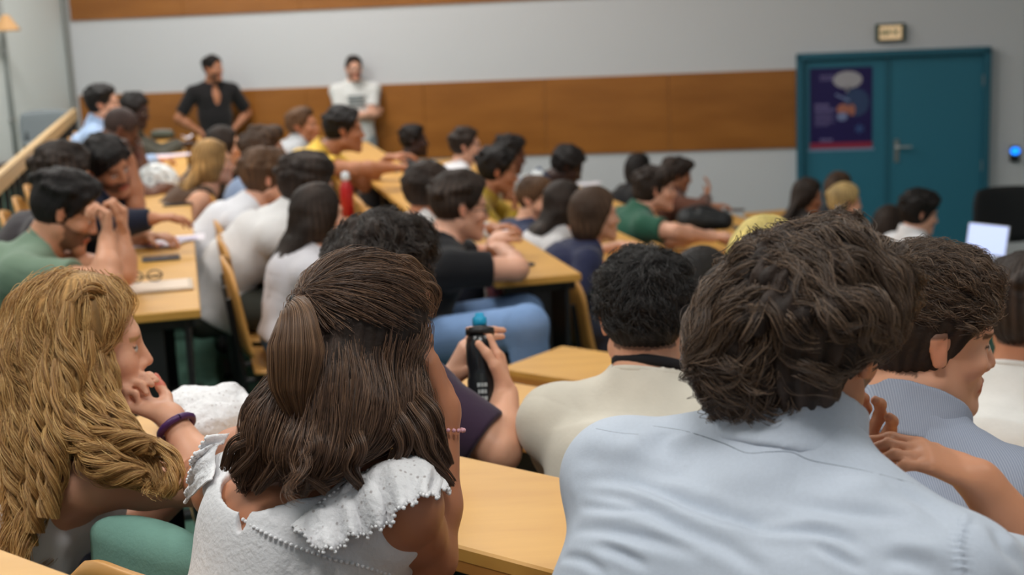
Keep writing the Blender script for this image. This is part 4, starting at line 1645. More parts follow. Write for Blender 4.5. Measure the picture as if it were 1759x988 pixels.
# row D
far('dark-skinned man with short hair in black against the wooden wall band', 711, 244, 10.6, 'D', face=84, skin='dark', hair=('short', 'black', -0.004), top=('tee', (30, 30, 32)), L='desk', R='lap')
far('man with dark brown hair in a white t-shirt against the wooden wall band', 801, 253, 9.7, 'D', face=92, skin='fair', hair=('short', 'dark', 0.004), top=('tee', (218, 216, 220)), L='desk', R='desk')
far('man in a mustard yellow hoodie with his hand at his chin', 856, 296, 8.2, 'D', face=88, pit=10, skin='tan', hair=('short', 'black', 0.006), top=('hoodie', (182, 150, 50)), back=0.34, sc=1.08, noff=(0, -0.05, 0.03), body=92, L='desk', R='chin')
far('man with black hair in a pale grey top behind the mustard hoodie', 877, 267, 9.6, 'D', face=88, pit=14, skin='brown', hair=('short', 'black', 0.006), top=('tee', (160, 160, 158)), back=0.2, L='desk', R='desk')
far('bearded man with short reddish brown hair in a navy t-shirt', 920, 345, 7.5, 'D', face=118, pit=8, skin='peach', hair=('crop', 'mid'), beard=(110, 62, 44), top=('tee', (44, 54, 84)), L='desk', R='lap')
far('woman with long straight dark hair in a white top next to the bearded man', 972, 353, 7.05, 'D', face=80, fem=True, skin='fair', hair=('long', 'dark'), top=('tee', (212, 210, 212)), L='desk', R='lap')
far('woman with a brown bob haircut in a navy top', 1024, 372, 6.6, 'D', face=82, fem=True, skin='fair', hair=('bob', 'brown', 0.008), top=('tee', (42, 46, 74)), sc=1.03, L='desk', R='lap')
pl = mat('plaid_shirt', rgb(206, 210, 214), 0.85, 0.2)
nt = pl.node_tree
tcx = nt.nodes.new('ShaderNodeTexCoord')
ck = nt.nodes.new('ShaderNodeTexChecker')
ck.inputs['Scale'].default_value = 13
ck.inputs['Color1'].default_value = rgb(214, 218, 220)
ck.inputs['Color2'].default_value = rgb(52, 66, 92)
nt.links.new(tcx.outputs['Object'], ck.inputs['Vector'])
nt.links.new(ck.outputs[0], nt.nodes['Principled BSDF'].inputs['Base Color'])
far('person in a white and navy checked shirt slumped forward over the desk', 975, 288, 9.9, 'E', face=96, pit=30, skin='dark', hair=('afro', 'black', -0.008), top=('shirt', (206, 210, 214)), shmat=pl, back=0.36, sc=1.08, noff=(0, -0.16, 0.07), L='desk', R='desk')
# row E
far('man in a dark green t-shirt with collar-length brown hair and joined hands', 1126, 326, 8.2, 'E', face=92, pit=2, skin='fair', hair=('medium', 'dark', -0.012), top=('tee', (42, 88, 70)), back=0.26, sc=1.08, noff=(0, -0.05, 0.03),
    R=('at', dict(p=W(1222, 408, 8.0), elbow=W(1160, 398, 7.9), d=(1, 0.2, 0), n=(0, 0, -1))), L=('at', dict(p=W(1222, 404, 8.2), d=(1, -0.2, 0), n=(0, 0, -1))))
# row F
far('person with black hair in a black top at the white wall strip', 1099, 291, 10.7, 'F', face=70, skin='dark', hair=('bob', 'black', -0.004), fem=True, top=('shirt', (28, 28, 30)), L='desk', R='lap')
far('person with reddish dark hair in a brown top raising one hand over the desk', 1164, 301, 10.6, 'F', face=92, pit=14, skin='olive', hair=('medium', 'dark', -0.006), top=('shirt', (92, 56, 42)), back=0.3,
    L='desk', R=('at', dict(p=W(1214, 340, 10.5), elbow=W(1205, 358, 10.3), d=(0.2, 0, 1), n=(-1, 0, 0))))
# row G
far('woman with wavy dark brown hair in front of the left teal door', 1388, 338, 10.0, 'G', face=110, pit=12, fem=True, skin='tan', hair=('long', 'dark', 0.004), top=('tee', (52, 46, 44)), L='desk', R='desk')
far('person with ash brown hair in front of the left teal door', 1443, 325, 10.3, 'G', face=70, fem=True, skin='fair', hair=('bob', 'brown', 0.0), top=('tee', (40, 44, 50)), L='desk', R='lap')
far('woman with blonde wavy hair pinned up below the door poster', 1453, 350, 9.3, 'G', face=84, fem=True, skin='peach', hair=('bun', 'sand', 0.018), top=('tee', (70, 74, 84)), L='desk', R='cheek')
far('person with straight dark brown hair low in front of the door gap', 1528, 388, 8.9, 'G', face=60, pit=8, fem=True, skin='fair', hair=('bob', 'dark', 0.0), top=('tee', (56, 46, 50)), back=0.2, L='desk', R='lap')
far('man with tousled black hair in a white shirt in front of the right teal door', 1580, 368, 8.4, 'G', face=94, pit=12, skin='fair', hair=('curly', 'black', 0.0), top=('shirt', (226, 226, 230)), L='desk', R='desk')

# middle rows of the near bank, mostly hidden
person('person with dark hair in a mauve top between the cream and light blue shirts', 1208, 500, 4.1, 39, floor=0.77, desk=1.52, fem=True, skin='tan', hair=('bob', 'black'), top=('tee', (112, 92, 104)), L='desk', R='desk')
person('person with bright blonde hair just above the big wavy brown hair', 1320, 458, 3.9, 45, floor=0.77, desk=1.52, fem=True, skin='fair', hair=('bob', 'yellow', 0.012), top=('tee', (70, 70, 76)), L='desk', R='desk')
person('man with dark hair in a white t-shirt at the right edge', 1768, 545, 3.15, 36, floor=0.77, desk=1.52, skin='tan', hair=('short', 'dark'), top=('tee', (220, 218, 214)), L='desk', R='desk', sc=1.08)

# the two standing by the wall
person('man in a half-open black shirt standing with hands on hips by the wall', 366, 119, 13.75, 120, floor=0.60, pose='stand', body=150, skin='tan', hair=('short', 'black', -0.002), top=('half', (34, 32, 33)), sc=1.0, bot=((34, 32, 34),),
       L='hips', R='hips', beard=(70, 50, 42), shw=1.12, neck=0.01, vneck=True)


def grey_print(c):
    o = c['chest'] + c['tf'] * 0.136 - c['w'] * 0.02
    mb = MB()
    for i in range(4):
        mb.box(o + c['w'] * (0.05 - i * 0.033), c['br'], c['tf'], c['w'], 0.085 - 0.012 * (i % 2), 0.004, 0.010, 0.002)
    mb.build('chest_print', srf('print_grey', 132, 140, 142, rough=0.8), c['root'])


person('man in a white t-shirt with a grey print and grey shorts standing with folded arms', 608, 119, 13.75, 165, floor=0.56, pose='stand', body=172, skin='fair', hair=('crop', 'dark'), top=('tee', (226, 226, 224)), bot=((150, 158, 162), 'shorts'),
       L='fold', R='fold', beard=(110, 74, 60), extra=grey_print, glasses=(40, 40, 40))
# ------------------------------------------------------------ the near rows
F0, F1_ = 1.13, 0.95
M['st_brown'] = hair_strand_mat('brown_hair', rgb(56, 44, 37), rgb(86, 68, 54), rgb(128, 104, 84))
M['st_dark'] = hair_strand_mat('dark_hair', rgb(34, 28, 26), rgb(52, 44, 40), rgb(78, 68, 60))
M['st_black'] = hair_strand_mat('black_hair', rgb(22, 20, 20), rgb(34, 31, 30), rgb(56, 52, 50))
M['st_long'] = hair_strand_mat('long_brown_hair', rgb(58, 42, 33), rgb(90, 66, 51), rgb(132, 100, 76))
M['st_light'] = hair_strand_mat('lighter_brown_hair', rgb(78, 56, 42), rgb(112, 84, 62), rgb(146, 112, 84))
M['st_blonde'] = hair_strand_mat('honey_hair', rgb(128, 90, 50), rgb(188, 142, 82), rgb(228, 190, 126))


def strands_on(c, matname, n, kids, steps, ds, flow, off=(0.0, 0.008), wave=0.004, wf=60, seed=1, rad=0.00042, sel=None, jit=0.2, stay=0.75, clump=0.006, tip=0.35, avoid=()):
    """n guide locks creep over the hair mass; each carries KIDS strands that draw together towards the tip"""
    V = c['HV']
    r = np.random.RandomState(seed)
    k = r.choice(len(V), min(n * 3, len(V)), replace=len(V) < n * 3)
    P = V[k]
    if sel is not None:
        P = P[sel(P)]
    P = P[:n]
    G = grow(c['hf'], P, flow, steps, ds, off[0], off[1], wave, wf, seed, stay, jit)
    ng = len(G)
    t = np.linspace(0, 1, steps + 1)
    o = r.normal(size=(ng, kids, 3)) * clump
    sc_ = (1 - (1 - tip) * t ** 0.8)
    o2 = r.normal(size=(ng, kids, 3)) * clump * 0.35
    S = G[:, None] + o[:, :, None] * sc_[None, None, :, None] + o2[:, :, None] * (np.sin(t * 5)[None, None, :, None])
    L = r.uniform(0.75, 1.0, size=(ng, kids))
    # each strand ends a little earlier or later: resample along its own length
    idx = t[None, None] * L[:, :, None] * steps
    i0 = np.clip(idx.astype(int), 0, steps - 1)
    fr = (idx - i0)[..., None]
    gi, ki = np.arange(ng)[:, None, None], np.arange(kids)[None, :, None]
    S = S[gi, ki, i0] * (1 - fr) + S[gi, ki, i0 + 1] * fr
    S = S.reshape(ng * kids, steps + 1, 3)
    for cc_, rr_ in avoid:
        S = S[np.linalg.norm(S - np.asarray(cc_), axis=2).min(1) > rr_]
    bpy.context.view_layer.update()
    return strand_curves('hair_strands', c['root'], S, rad, M[matname])


def seg_flow(segs, wid=0.05, nz=0.25, seed=40, base=(0, 0, -1.0)):
    """directions that follow hanging locks: segs = lists of world points"""
    A, Dr = [], []
    for pts in segs:
        Q = spline([W(*p) for p in pts], 10)
        A.append(Q[:-1])
        Dr.append(np.diff(Q, axis=0))
    A, Dr = np.concatenate(A), np.concatenate(Dr)
    Dr /= np.linalg.norm(Dr, axis=1, keepdims=True)

    def fl(P, t, G):
        d2 = ((P[:, None] - A[None]) ** 2).sum(2)
        w = np.exp(-d2 / wid ** 2)
        d = (w[:, :, None] * Dr[None]).sum(1) / (w.sum(1, keepdims=True) + 0.05) + np.array(base) * 0.35
        return d + nz * np.stack([snoise(P, 14, seed + i, 1) for i in range(3)], 1)
    return fl


def lock(c, name, pts, radii, n, matname, wave=0.004, wf=40, seed=1, rad=0.0004, steps=26, parent=None, fuzz=0.15):
    """a bundle of strands running along a centre line of world points"""
    r = np.random.RandomState(seed)
    Q = spline(pts, steps)
    R_ = np.interp(np.linspace(0, 1, steps), np.linspace(0, 1, len(radii)), radii)
    T = np.gradient(Q, axis=0)
    T /= np.linalg.norm(T, axis=1, keepdims=True)
    u = np.cross(T, np.array([0.3, 1, 0.1]))
    u /= np.linalg.norm(u, axis=1, keepdims=True)
    v = np.cross(T, u)
    a = r.uniform(0, 2 * np.pi, n)
    q = np.sqrt(r.uniform(0.1, 1, n))
    L = np.concatenate([[0], np.cumsum(np.linalg.norm(np.diff(Q, axis=0), axis=1))])
    clump = np.floor(a / (2 * np.pi) * 9)
    ph = clump * 2.4 + r.normal(size=n) * 0.3
    S = []
    for k in range(steps):
        off = (np.cos(a) * q)[:, None] * u[k] * R_[k] + (np.sin(a) * q)[:, None] * v[k] * R_[k]
        wv_ = wave * np.clip(k / steps * 2, 0, 1)
        off = off + (np.sin(wf * L[k] + ph) * wv_)[:, None] * u[k] + (np.cos(wf * L[k] + ph) * wv_)[:, None] * v[k]
        S.append(Q[k] + off)
    S = np.stack(S, 1)
    S = S + r.normal(size=(n, 1, 3)) * fuzz * 0.004
    bpy.context.view_layer.update()
    return strand_curves(name, c['root'], S, rad, M[matname])


def ears(c, r=0.03, y=0.0, sides=(1, -1)):
    return [(c['C'] + c['R'] @ (np.array([sg * 0.092, y, -0.006]) * c['s']), r) for sg in sides]


def fall(extra=None, g=1.0):
    def fl(P, t, G):
        d = np.tile(np.array([0, 0, -g]), (len(P), 1))
        if extra is not None:
            d = d + extra(P, t)
        return d
    return fl


# --- man in the light blue shirt
blue = mat('light_blue_chambray', rgb(188, 197, 210), 0.85, 0.15, noise=(240, 0.07), bump=(420, 0.18, 0.0012), sheen=0.1)
_ntb = blue.node_tree


def crop8(pts):
    return [(960 + x * 0.4543, 650 + y * 0.4543) for x, y in pts]


FOLDS = [([(80, 385), (250, 395), (400, 440), (560, 500), (700, 540), (900, 545)], 0.0065, 0.009),
         ([(100, 430), (300, 480), (450, 560), (640, 640), (760, 720)], 0.006, 0.009),
         ([(90, 485), (230, 505), (330, 500)], 0.004, 0.006), ([(70, 578), (200, 580), (350, 610), (520, 660)], 0.006, 0.008),
         ([(150, 632), (240, 665), (330, 710)], 0.005, 0.006), ([(680, 540), (780, 575), (950, 580), (1050, 600), (1130, 640)], 0.006, 0.007),
         ([(960, 630), (1060, 680), (1140, 725)], 0.005, 0.006), ([(880, 480), (1100, 510), (1300, 530)], 0.005, 0.010),
         ([(1230, 680), (1320, 690), (1420, 722)], 0.006, 0.010), ([(60, 300), (200, 330), (360, 370), (500, 360)], 0.006, 0.018),
         ([(20, 680), (100, 690), (180, 740)], 0.004, 0.006), ([(1270, 420), (1380, 470), (1480, 560)], 0.005, 0.014),
         ([(1640, 560), (1690, 640), (1759, 720)], 0.006, 0.012), ([(400, 205), (390, 260), (470, 330)], 0.006, 0.016)]
DENTS = [([(560, 400), (700, 390), (900, 385)], 0.010, 0.030), ([(150, 270), (250, 290), (330, 250)], 0.007, 0.022), ([(1250, 640), (1400, 660), (1500, 640)], 0.008, 0.022),
         ([(1040, 430), (1150, 420), (1240, 400)], 0.006, 0.018)]


def blue_disp(V, Nn, f, c):
    out = 0.0018 * snoise(V, 18, 4, 2) + 0.0025 * (folds(V, 16, 8, 3) - 0.2)
    for lst, sg in ((FOLDS, 1), (DENTS, -1)):
        for pts, amp, wid in lst:
            P = [hit(x, y, [f]) for x, y in crop8(pts)]
            P = [p for p in P if p is not None]
            if len(P) < 2:
                continue
            P = spline(P, 24)
            d, t = polydist(V, P)
            env = np.sin(np.pi * np.clip(t * 0.96 + 0.02, 0, 1)) ** 0.6
            w = wid
            out = out + sg * amp * env * np.exp(-(d / w) ** 2 * 1.2)
            if sg > 0:
                out = out - amp * 0.4 * env * np.exp(-((d - w * 1.7) / w) ** 2)
    # puckers of the armhole seam
    P = [hit(x, y, [f]) for x, y in crop8([(1590, 480), (1540, 530), (1512, 620), (1520, 740)])]
    P = [p for p in P if p is not None]
    if len(P) > 1:
        P = spline(P, 30)
        d, t = polydist(V, P)
        out = out + 0.003 * np.exp(-(d / 0.007) ** 2) * np.sin(t * 60) - 0.004 * np.exp(-(d / 0.0035) ** 2)
    return out


def blue_extra(f, c):
    # looser cloth over the back and the right sleeve
    N, br, tf, w = c['N'], c['br'], c['tf'], c['w']
    for sg in (-1, 1):
        f.ell(N - w * 0.2 - tf * 0.03 + br * sg * 0.1, np.stack([br, tf, w], 1), (0.145, 0.125, 0.17), k=0.06)
    f.ell(N - w * 0.42 - tf * 0.02, np.stack([br, tf, w], 1), (0.235, 0.16, 0.25), k=0.08)


def thin_line(c, name, pxs, rad, m, n=60, off=0.0006):
    """a thread laid on the finished garment surface"""
    bpy.context.view_layer.update()
    o = c['top']
    mi = o.matrix_world.inverted()
    P = []
    for x, y in [tuple(q) for q in spline([(x, y, 0) for x, y in pxs], n)[:, :2]]:
        d = Vector(FWD + (x - CX) / FPX * RT - (y - CY) / FPX * UP).normalized()
        ok, loc, nn, _ = o.ray_cast(mi @ Vector(CAM), d)
        if ok:
            P.append(np.array(o.matrix_world @ (loc + nn * off)))
    if len(P) > 3:
        MB().tube(P, rad, 5).build(name, m, c['root'], smooth=True)


def n5_hair(f, c):
    R, C, s = c['R'], c['C'], c['s']
    f.ell(C + R @ (np.array([0.116, -0.03, -0.045]) * s), R, (0.058 * s, 0.08 * s, 0.062 * s), k=0.01, op='s')
    f.ell(C + R @ (np.array([-0.045, -0.04, 0.01]) * s), R, (0.075 * s, 0.09 * s, 0.09 * s), k=0.03)


N5 = person('man in a wrinkled light blue shirt from behind, hand on his own shoulder', 1388, 596, 1.6, 36, pit=8, rol=3, body=37, floor=F0, desk=1.88,
            skin=(200, 140, 106), hair=('medium', 'dark', 0.0), top=('shirt', (186, 196, 208), 0.80), shmat=blue, tpost=blue_disp, top_extra=blue_extra, tvox=0.0036, sc=0.94, shw=1.18, shoulder={1: (0, 0, -0.045)}, hair_extra=n5_hair, beard=(60, 44, 36),  # hair mass coloured darker than its strands, so gaps read as shadow
            noff=(-0.005, 0.0, 0.02), back=0.22, shoes=(40, 40, 42),
            R=('at', dict(p=W(1680, 826, 1.64), elbow=W(1850, 1050, 1.66), d=W(1550, 772, 1.63) - W(1680, 826, 1.64), n=(0, 0.2, -1), t=(0, 1, 0.4), curl=(0.3, 0.5, 0.4), fb=0.1, hs=0.95, spread=0.05)),
            L=('at', dict(p=W(1430, 825, 1.80), elbow=W(1330, 990, 1.9), d=W(1492, 728, 1.76) - W(1430, 825, 1.80), n=(-0.6, -0.6, 0.2), curl=(0.25, 0.5, 0.4), fb=0.1)))


def n5_flow(c):
    crown = W(1285, 432, 1.5)
    C = c['C']
    ax = nrm(crown - C)

    def fl(P, t, G):
        q = P - C
        rad_ = q - (q @ ax)[:, None] * ax
        rad_ /= np.linalg.norm(rad_, axis=1, keepdims=True) + 1e-6
        sw_ = np.cross(np.tile(ax, (len(P), 1)), rad_)
        hgt = np.clip((P[:, 2] - C[2]) / 0.1, -1, 1)[:, None]
        d = rad_ * 1.0 + sw_ * 0.35 + np.array([0, 0, -0.55])
        d = d + (RT * 0.45 + FWD * 0.25)[None] * np.clip(hgt + 0.2, 0, 1)
        d = d + 0.95 * np.stack([snoise(P, 24, 31, 1), snoise(P, 24, 32, 1), snoise(P, 24, 33, 1)], 1)
        return d
    return fl


strands_on(N5, 'st_brown', 950, 20, 20, 0.0062, n5_flow(N5), off=(-0.002, 0.013), wave=0.009, wf=62, seed=5, rad=0.0004, jit=0.2, stay=0.72, clump=0.0042, tip=0.3, avoid=ears(N5, 0.046, 0.0, (1,)) + [(N5['C'] + N5['R'] @ (np.array([0.118, -0.045, -0.06]) * N5['s']), 0.058)])
SEAM = srf('seam_thread', 88, 98, 112, rough=0.8)
for pts in ([(355, 180), (480, 200), (620, 245), (710, 282), (800, 278), (880, 280), (960, 312), (1150, 348), (1350, 400), (1540, 460)], [(140, 190), (220, 205), (300, 212)]):
    thin_line(N5, 'yoke_seam', crop8(pts), 0.0008, SEAM)

# --- woman in the lace blouse
lace = mat('white_lace_cotton', rgb(226, 226, 228), 0.9, 0.15, noise=(60, 0.05), bump=(130, 0.6, 0.003))


N2SEG = [[(600, 590, 1.93), (570, 680, 1.87), (525, 765, 1.81)], [(560, 660, 1.89), (490, 730, 1.85), (435, 795, 1.85)],
         [(665, 600, 1.96), (682, 680, 1.91), (722, 765, 1.87)], [(635, 620, 1.92), (620, 710, 1.85), (575, 775, 1.80)]]


def n2_hair(f, c):
    C, R, s = c['C'], c['R'], c['s']
    for pts, r0 in ((N2SEG[0], (0.066, 0.07, 0.038)), (N2SEG[1], (0.052, 0.046, 0.018)), (N2SEG[2], (0.036, 0.034, 0.016)), (N2SEG[3], (0.055, 0.042, 0.018))):
        for i in range(len(pts) - 1):
            f.cone(W(*pts[i]), W(*pts[i + 1]), r0[i], r0[i + 1], k=0.022, mg=0.04)


N2 = person('woman in a white lace blouse with long brown half-up hair, cheek on hand', 630, 606, 1.95, 50, pit=8, rol=8, body=39, floor=F0, desk=1.88, fem=True,
            skin='tan', hair=('half', 'dark', 0.002), hair_extra=n2_hair, top=('lace', (226, 226, 228)), shmat=lace, noff=(-0.035, 0, 0.02), back=0.2, shw=1.06, vox=0.0040,  # dark colour of the hair mass paints the shade between strands
            tfold=(0.004, 22), top_extra=lambda f, c: f.ell(hit(414, 892, [f]), np.stack([c['br'], c['tf'], c['w']], 1), (0.008, 0.03, 0.016), k=0.002, op='s') if hit(414, 892, [f]) is not None else None,
            R=('at', dict(p=W(764, 700, 1.98), elbow=W(742, 960, 1.97), d=W(742, 640, 1.97) - W(764, 700, 1.98), n=(-1, 0.1, 0), curl=(0.7, 1.0, 0.8), fb=0.2)),
            L=('at', dict(p=W(330, 800, 2.4), elbow=W(372, 850, 2.12), d=(0.2, 1, 0), n=(0, 0, -1))))
TIE = W(521, 514, 1.86)


_n2f = seg_flow(N2SEG, 0.06, 0.22)


def n2_flow(P, t, G):
    C = N2['C']
    d = _n2f(P, t, G)
    top = (P[:, 2] > C[2] + 0.05) & ((P - TIE) @ RT > -0.01)
    v = TIE - P
    v /= np.linalg.norm(v, axis=1, keepdims=True) + 1e-6
    d[top] = v[top] + np.array([0, 0, 0.15])
    return d


strands_on(N2, 'st_long', 800, 20, 22, 0.0085, n2_flow, off=(-0.002, 0.006), wave=0.004, wf=38, seed=6, rad=0.0004, jit=0.05, stay=0.8, clump=0.005, tip=0.45)
lock(N2, 'ponytail', [TIE, W(512, 545, 1.80), W(508, 600, 1.785), W(505, 660, 1.79), W(515, 720, 1.80)], [0.007, 0.022, 0.036, 0.030, 0.012], 2600, 'st_light', 0.0015, 25, 11)
r_ = random.Random(3)
for i, (x0, y0, D0, x1, y1, x2, y2) in enumerate(((480, 700, 1.83, 440, 780, 400, 815), (520, 720, 1.81, 480, 800, 440, 845), (560, 740, 1.80, 540, 810, 520, 850), (610, 740, 1.80, 600, 800, 620, 838),
                                                  (670, 700, 1.85, 690, 770, 650, 835), (700, 700, 1.86, 735, 780, 778, 832), (715, 680, 1.88, 748, 740, 772, 800), (540, 740, 1.79, 520, 800, 560, 846), (450, 740, 1.85, 405, 770, 385, 805))):
    lock(N2, 'hair_lock', [W(x0, y0, D0), W((x0 + x1) / 2 + 6, (y0 + y1) / 2, D0 - 0.02), W(x1, y1, D0 - 0.02), W(x2, y2, D0)], [0.012, 0.013, 0.010, 0.003], 380, 'st_long', 0.004, 34, 20 + i)
for i, (x0, y0, x1, y1, x2, y2) in enumerate(((715, 490, 745, 500, 742, 545), (705, 470, 735, 480, 752, 520), (660, 455, 700, 450, 735, 475))):
    lock(N2, 'hair_lock', [W(x0, y0, 1.98), W(x1, y1, 1.99), W(x2, y2, 2.0)], [0.010, 0.008, 0.005], 60, 'st_light', 0.003, 60, 40 + i)
pts = [TIE + 0.014 * (math.cos(a) * RT + math.sin(a) * np.array([0.2, 0.5, 0.5])) for a in np.linspace(0, 2 * math.pi, 15)]
MB().tube(pts, 0.005, 8, caps=False).build('hair_tie', M['black'], N2['root'], smooth=True)


def ruffle(c, name, inner, outer, m, waves=9, amp=0.012, n=90, rows=8, fields=None, off=0.006):
    """a gathered strip between two edges laid over the surfaces"""
    fields = fields or [c['tf_field'], c['bodyfield']]
    A = [hit(x, y, fields, off=off) for x, y in inner]
    B = [hit(x, y, fields, off=off + 0.012) for x, y in outer]
    ok = [i for i in range(len(A)) if A[i] is not None]
    A = [A[i] for i in ok]
    last = None
    B2 = []
    for i in ok:
        b = B[i]
        if b is None:
            b = A[ok.index(i)] + (CAM - A[ok.index(i)]) * 0.0 + np.array([0, 0, -0.05])
        B2.append(b)
    A, B = spline(A, n), spline(B2, n)
    V, F = [], []
    for j in range(rows + 1):
        v = j / rows
        for i in range(n):
            p = A[i] * (1 - v) + B[i] * v
            o = nrm(CAM - p) * 0.5 + np.array([0, 0, 0.3])
            ph = i / n * waves * 2 * math.pi
            for _ in range(3):
                for fl_ in fields:
                    sd = float(fl_.sample(p[None])[0])
                    if sd < 0.006:
                        p = p + fl_.grad(p[None])[0] * (0.007 - sd)
            p = p + o * (amp * v * math.sin(ph) + 0.012 * math.sin(v * math.pi * 0.6)) + (B[i] - A[i]) * 0.06 * v * math.sin(ph * 2.1 + 1)
            V.append(p)
    for j in range(rows):
        for i in range(n - 1):
            a = j * n + i
            F.append((a, a + 1, a + n + 1, a + n))
    o = mesh_obj(name, V, F, m, c['root'], smooth=True)
    md = o.modifiers.new('t', 'SOLIDIFY')
    md.thickness = 0.0018
    return A, np.array(V[-n:])


def poms(c, name, line, rad, step, m, parent=None):
    mb = MB()
    L = np.concatenate([[0], np.cumsum(np.linalg.norm(np.diff(line, axis=0), axis=1))])
    k = int(L[-1] / step)
    ico = [(0, 0, 1)] + [(0.894 * math.cos(a), 0.894 * math.sin(a), 0.447) for a in np.arange(5) * 2 * math.pi / 5] + \
          [(0.894 * math.cos(a), 0.894 * math.sin(a), -0.447) for a in (np.arange(5) + 0.5) * 2 * math.pi / 5] + [(0, 0, -1)]
    fc = [(0, 1 + i, 1 + (i + 1) % 5) for i in range(5)] + [(1 + i, 6 + i, 1 + (i + 1) % 5) for i in range(5)] + \
         [(1 + (i + 1) % 5, 6 + i, 6 + (i + 1) % 5) for i in range(5)] + [(11, 6 + (i + 1) % 5, 6 + i) for i in range(5)]
    for i in range(k + 1):
        t = np.interp(i * step, L, np.arange(len(line)))
        a = int(min(t, len(line) - 2))
        p = line[a] + (line[a + 1] - line[a]) * (t - a)
        mb.raw([p + np.array(q) * rad for q in ico], fc)
    return mb.build(name, m, c['root'], smooth=True)


LACEM = mat('eyelet_lace_ruffle', rgb(234, 234, 236), 0.9, 0.15, bump=(110, 0.9, 0.004))
nt = LACEM.node_tree
vo = nt.nodes.new('ShaderNodeTexVoronoi')
vo.inputs['Scale'].default_value = 95
tcl = nt.nodes.new('ShaderNodeTexCoord')
nt.links.new(tcl.outputs['Object'], vo.inputs['Vector'])
crl = nt.nodes.new('ShaderNodeValToRGB')
crl.color_ramp.elements[0].position = 0.12
crl.color_ramp.elements[0].color = rgb(186, 180, 180)
crl.color_ramp.elements[1].position = 0.25
crl.color_ramp.elements[1].color = rgb(236, 236, 238)
nt.links.new(vo.outputs['Distance'], crl.inputs[0])
nt.links.new(crl.outputs[0], nt.nodes['Principled BSDF'].inputs['Base Color'])
POM = srf('white_pompom', 240, 240, 242, rough=0.9)
r1 = ruffle(N2, 'shoulder_ruffle', [(505, 905), (545, 872), (595, 838), (645, 810), (690, 793), (725, 786), (758, 800)],
            [(512, 918), (560, 948), (612, 920), (665, 900), (700, 868), (735, 856), (766, 848)], LACEM, waves=7)
poms(N2, 'pompom_trim', r1[0], 0.0032, 0.0075, POM)
poms(N2, 'pompom_trim', r1[1], 0.0032, 0.0085, POM)
r2 = ruffle(N2, 'shoulder_ruffle', [(398, 752), (388, 772), (378, 800), (372, 830)],
            [(372, 765), (352, 800), (345, 830), (338, 858)], LACEM, waves=4, n=50)
poms(N2, 'pompom_trim', r2[1], 0.0032, 0.0085, POM)
ff2 = [N2['tf_field'], N2['bodyfield']]
yk = [hit(x, y, ff2, off=0.005) for x, y in [(412, 893), (450, 912), (500, 935), (560, 957), (620, 970), (668, 984)]]
yk = [p for p in yk if p is not None]
if len(yk) > 2:
    poms(N2, 'pompom_trim', spline(yk, 60), 0.0030, 0.0075, POM)
st = [hit(x, y, ff2, off=0.002) for x, y in [(600, 815), (625, 795), (650, 775), (672, 760)]]
st = [p for p in st if p is not None]
if len(st) > 2:
    MB().tube(list(spline(st, 20)), 0.006, 6).build('strap', srf('pale_strap', 196, 186, 186, rough=0.8), N2['root'], smooth=True)
Sg, E, wr = N2['arms'][1][:3]
dd = nrm(wr - E)
u, v, _ = basis(dd, N2['br'])
poms(N2, 'bead_bracelet', np.array([wr - dd * 0.03 + (u * math.cos(a) + v * math.sin(a)) * 0.030 for a in np.linspace(0, 2 * math.pi, 40)]), 0.0034, 0.0085, srf('pink_bead', 214, 160, 170, rough=0.4))

# --- woman with curly blonde hair


N1SEG = [[(105, 560, 2.46), (70, 640, 2.42), (50, 760, 2.36), (42, 900, 2.3)], [(130, 560, 2.44), (130, 650, 2.40), (160, 735, 2.34), (240, 790, 2.28)],
         [(110, 640, 2.40), (120, 730, 2.34), (190, 790, 2.27), (280, 815, 2.27)], [(55, 600, 2.5), (20, 700, 2.48), (10, 820, 2.42)]]


def n1_hair(f, c):
    for pts, r0 in ((N1SEG[0], (0.085, 0.08, 0.052, 0.016)), (N1SEG[1], (0.045, 0.036, 0.024, 0.010)), (N1SEG[2], (0.05, 0.03, 0.014, 0.006)), (N1SEG[3], (0.06, 0.06, 0.02))):
        for i in range(len(pts) - 1):
            f.cone(W(*pts[i]), W(*pts[i + 1]), r0[i], r0[i + 1], k=0.03, mg=0.04)


N1 = person('woman with long curly honey blonde hair in profile, chin on her hand, purple wristband', 150, 598, 2.45, 73, pit=4, rol=0, body=50, floor=F0, desk=1.88, fem=True,
            skin='peach', hair=('half', 'blonde', 0.002), hair_extra=n1_hair, top=('tank', (228, 228, 232)), back=0.2, noff=(-0.02, 0, 0.0), shw=1.05, watch=(1, (78, 44, 96), 0.0065), vox=0.0042,
            R=('at', dict(p=W(288, 712, 2.42), elbow=W(372, 838, 2.36), d=W(215, 690, 2.46) - W(288, 712, 2.42), n=(-0.3, 0.2, 1), t=(0, 1, 0), curl=(1.2, 1.5, 0.9), fb=0.1)),
            L=('at', dict(p=W(330, 830, 2.55), d=(1, 0.2, 0), n=(0, 0, -1))))


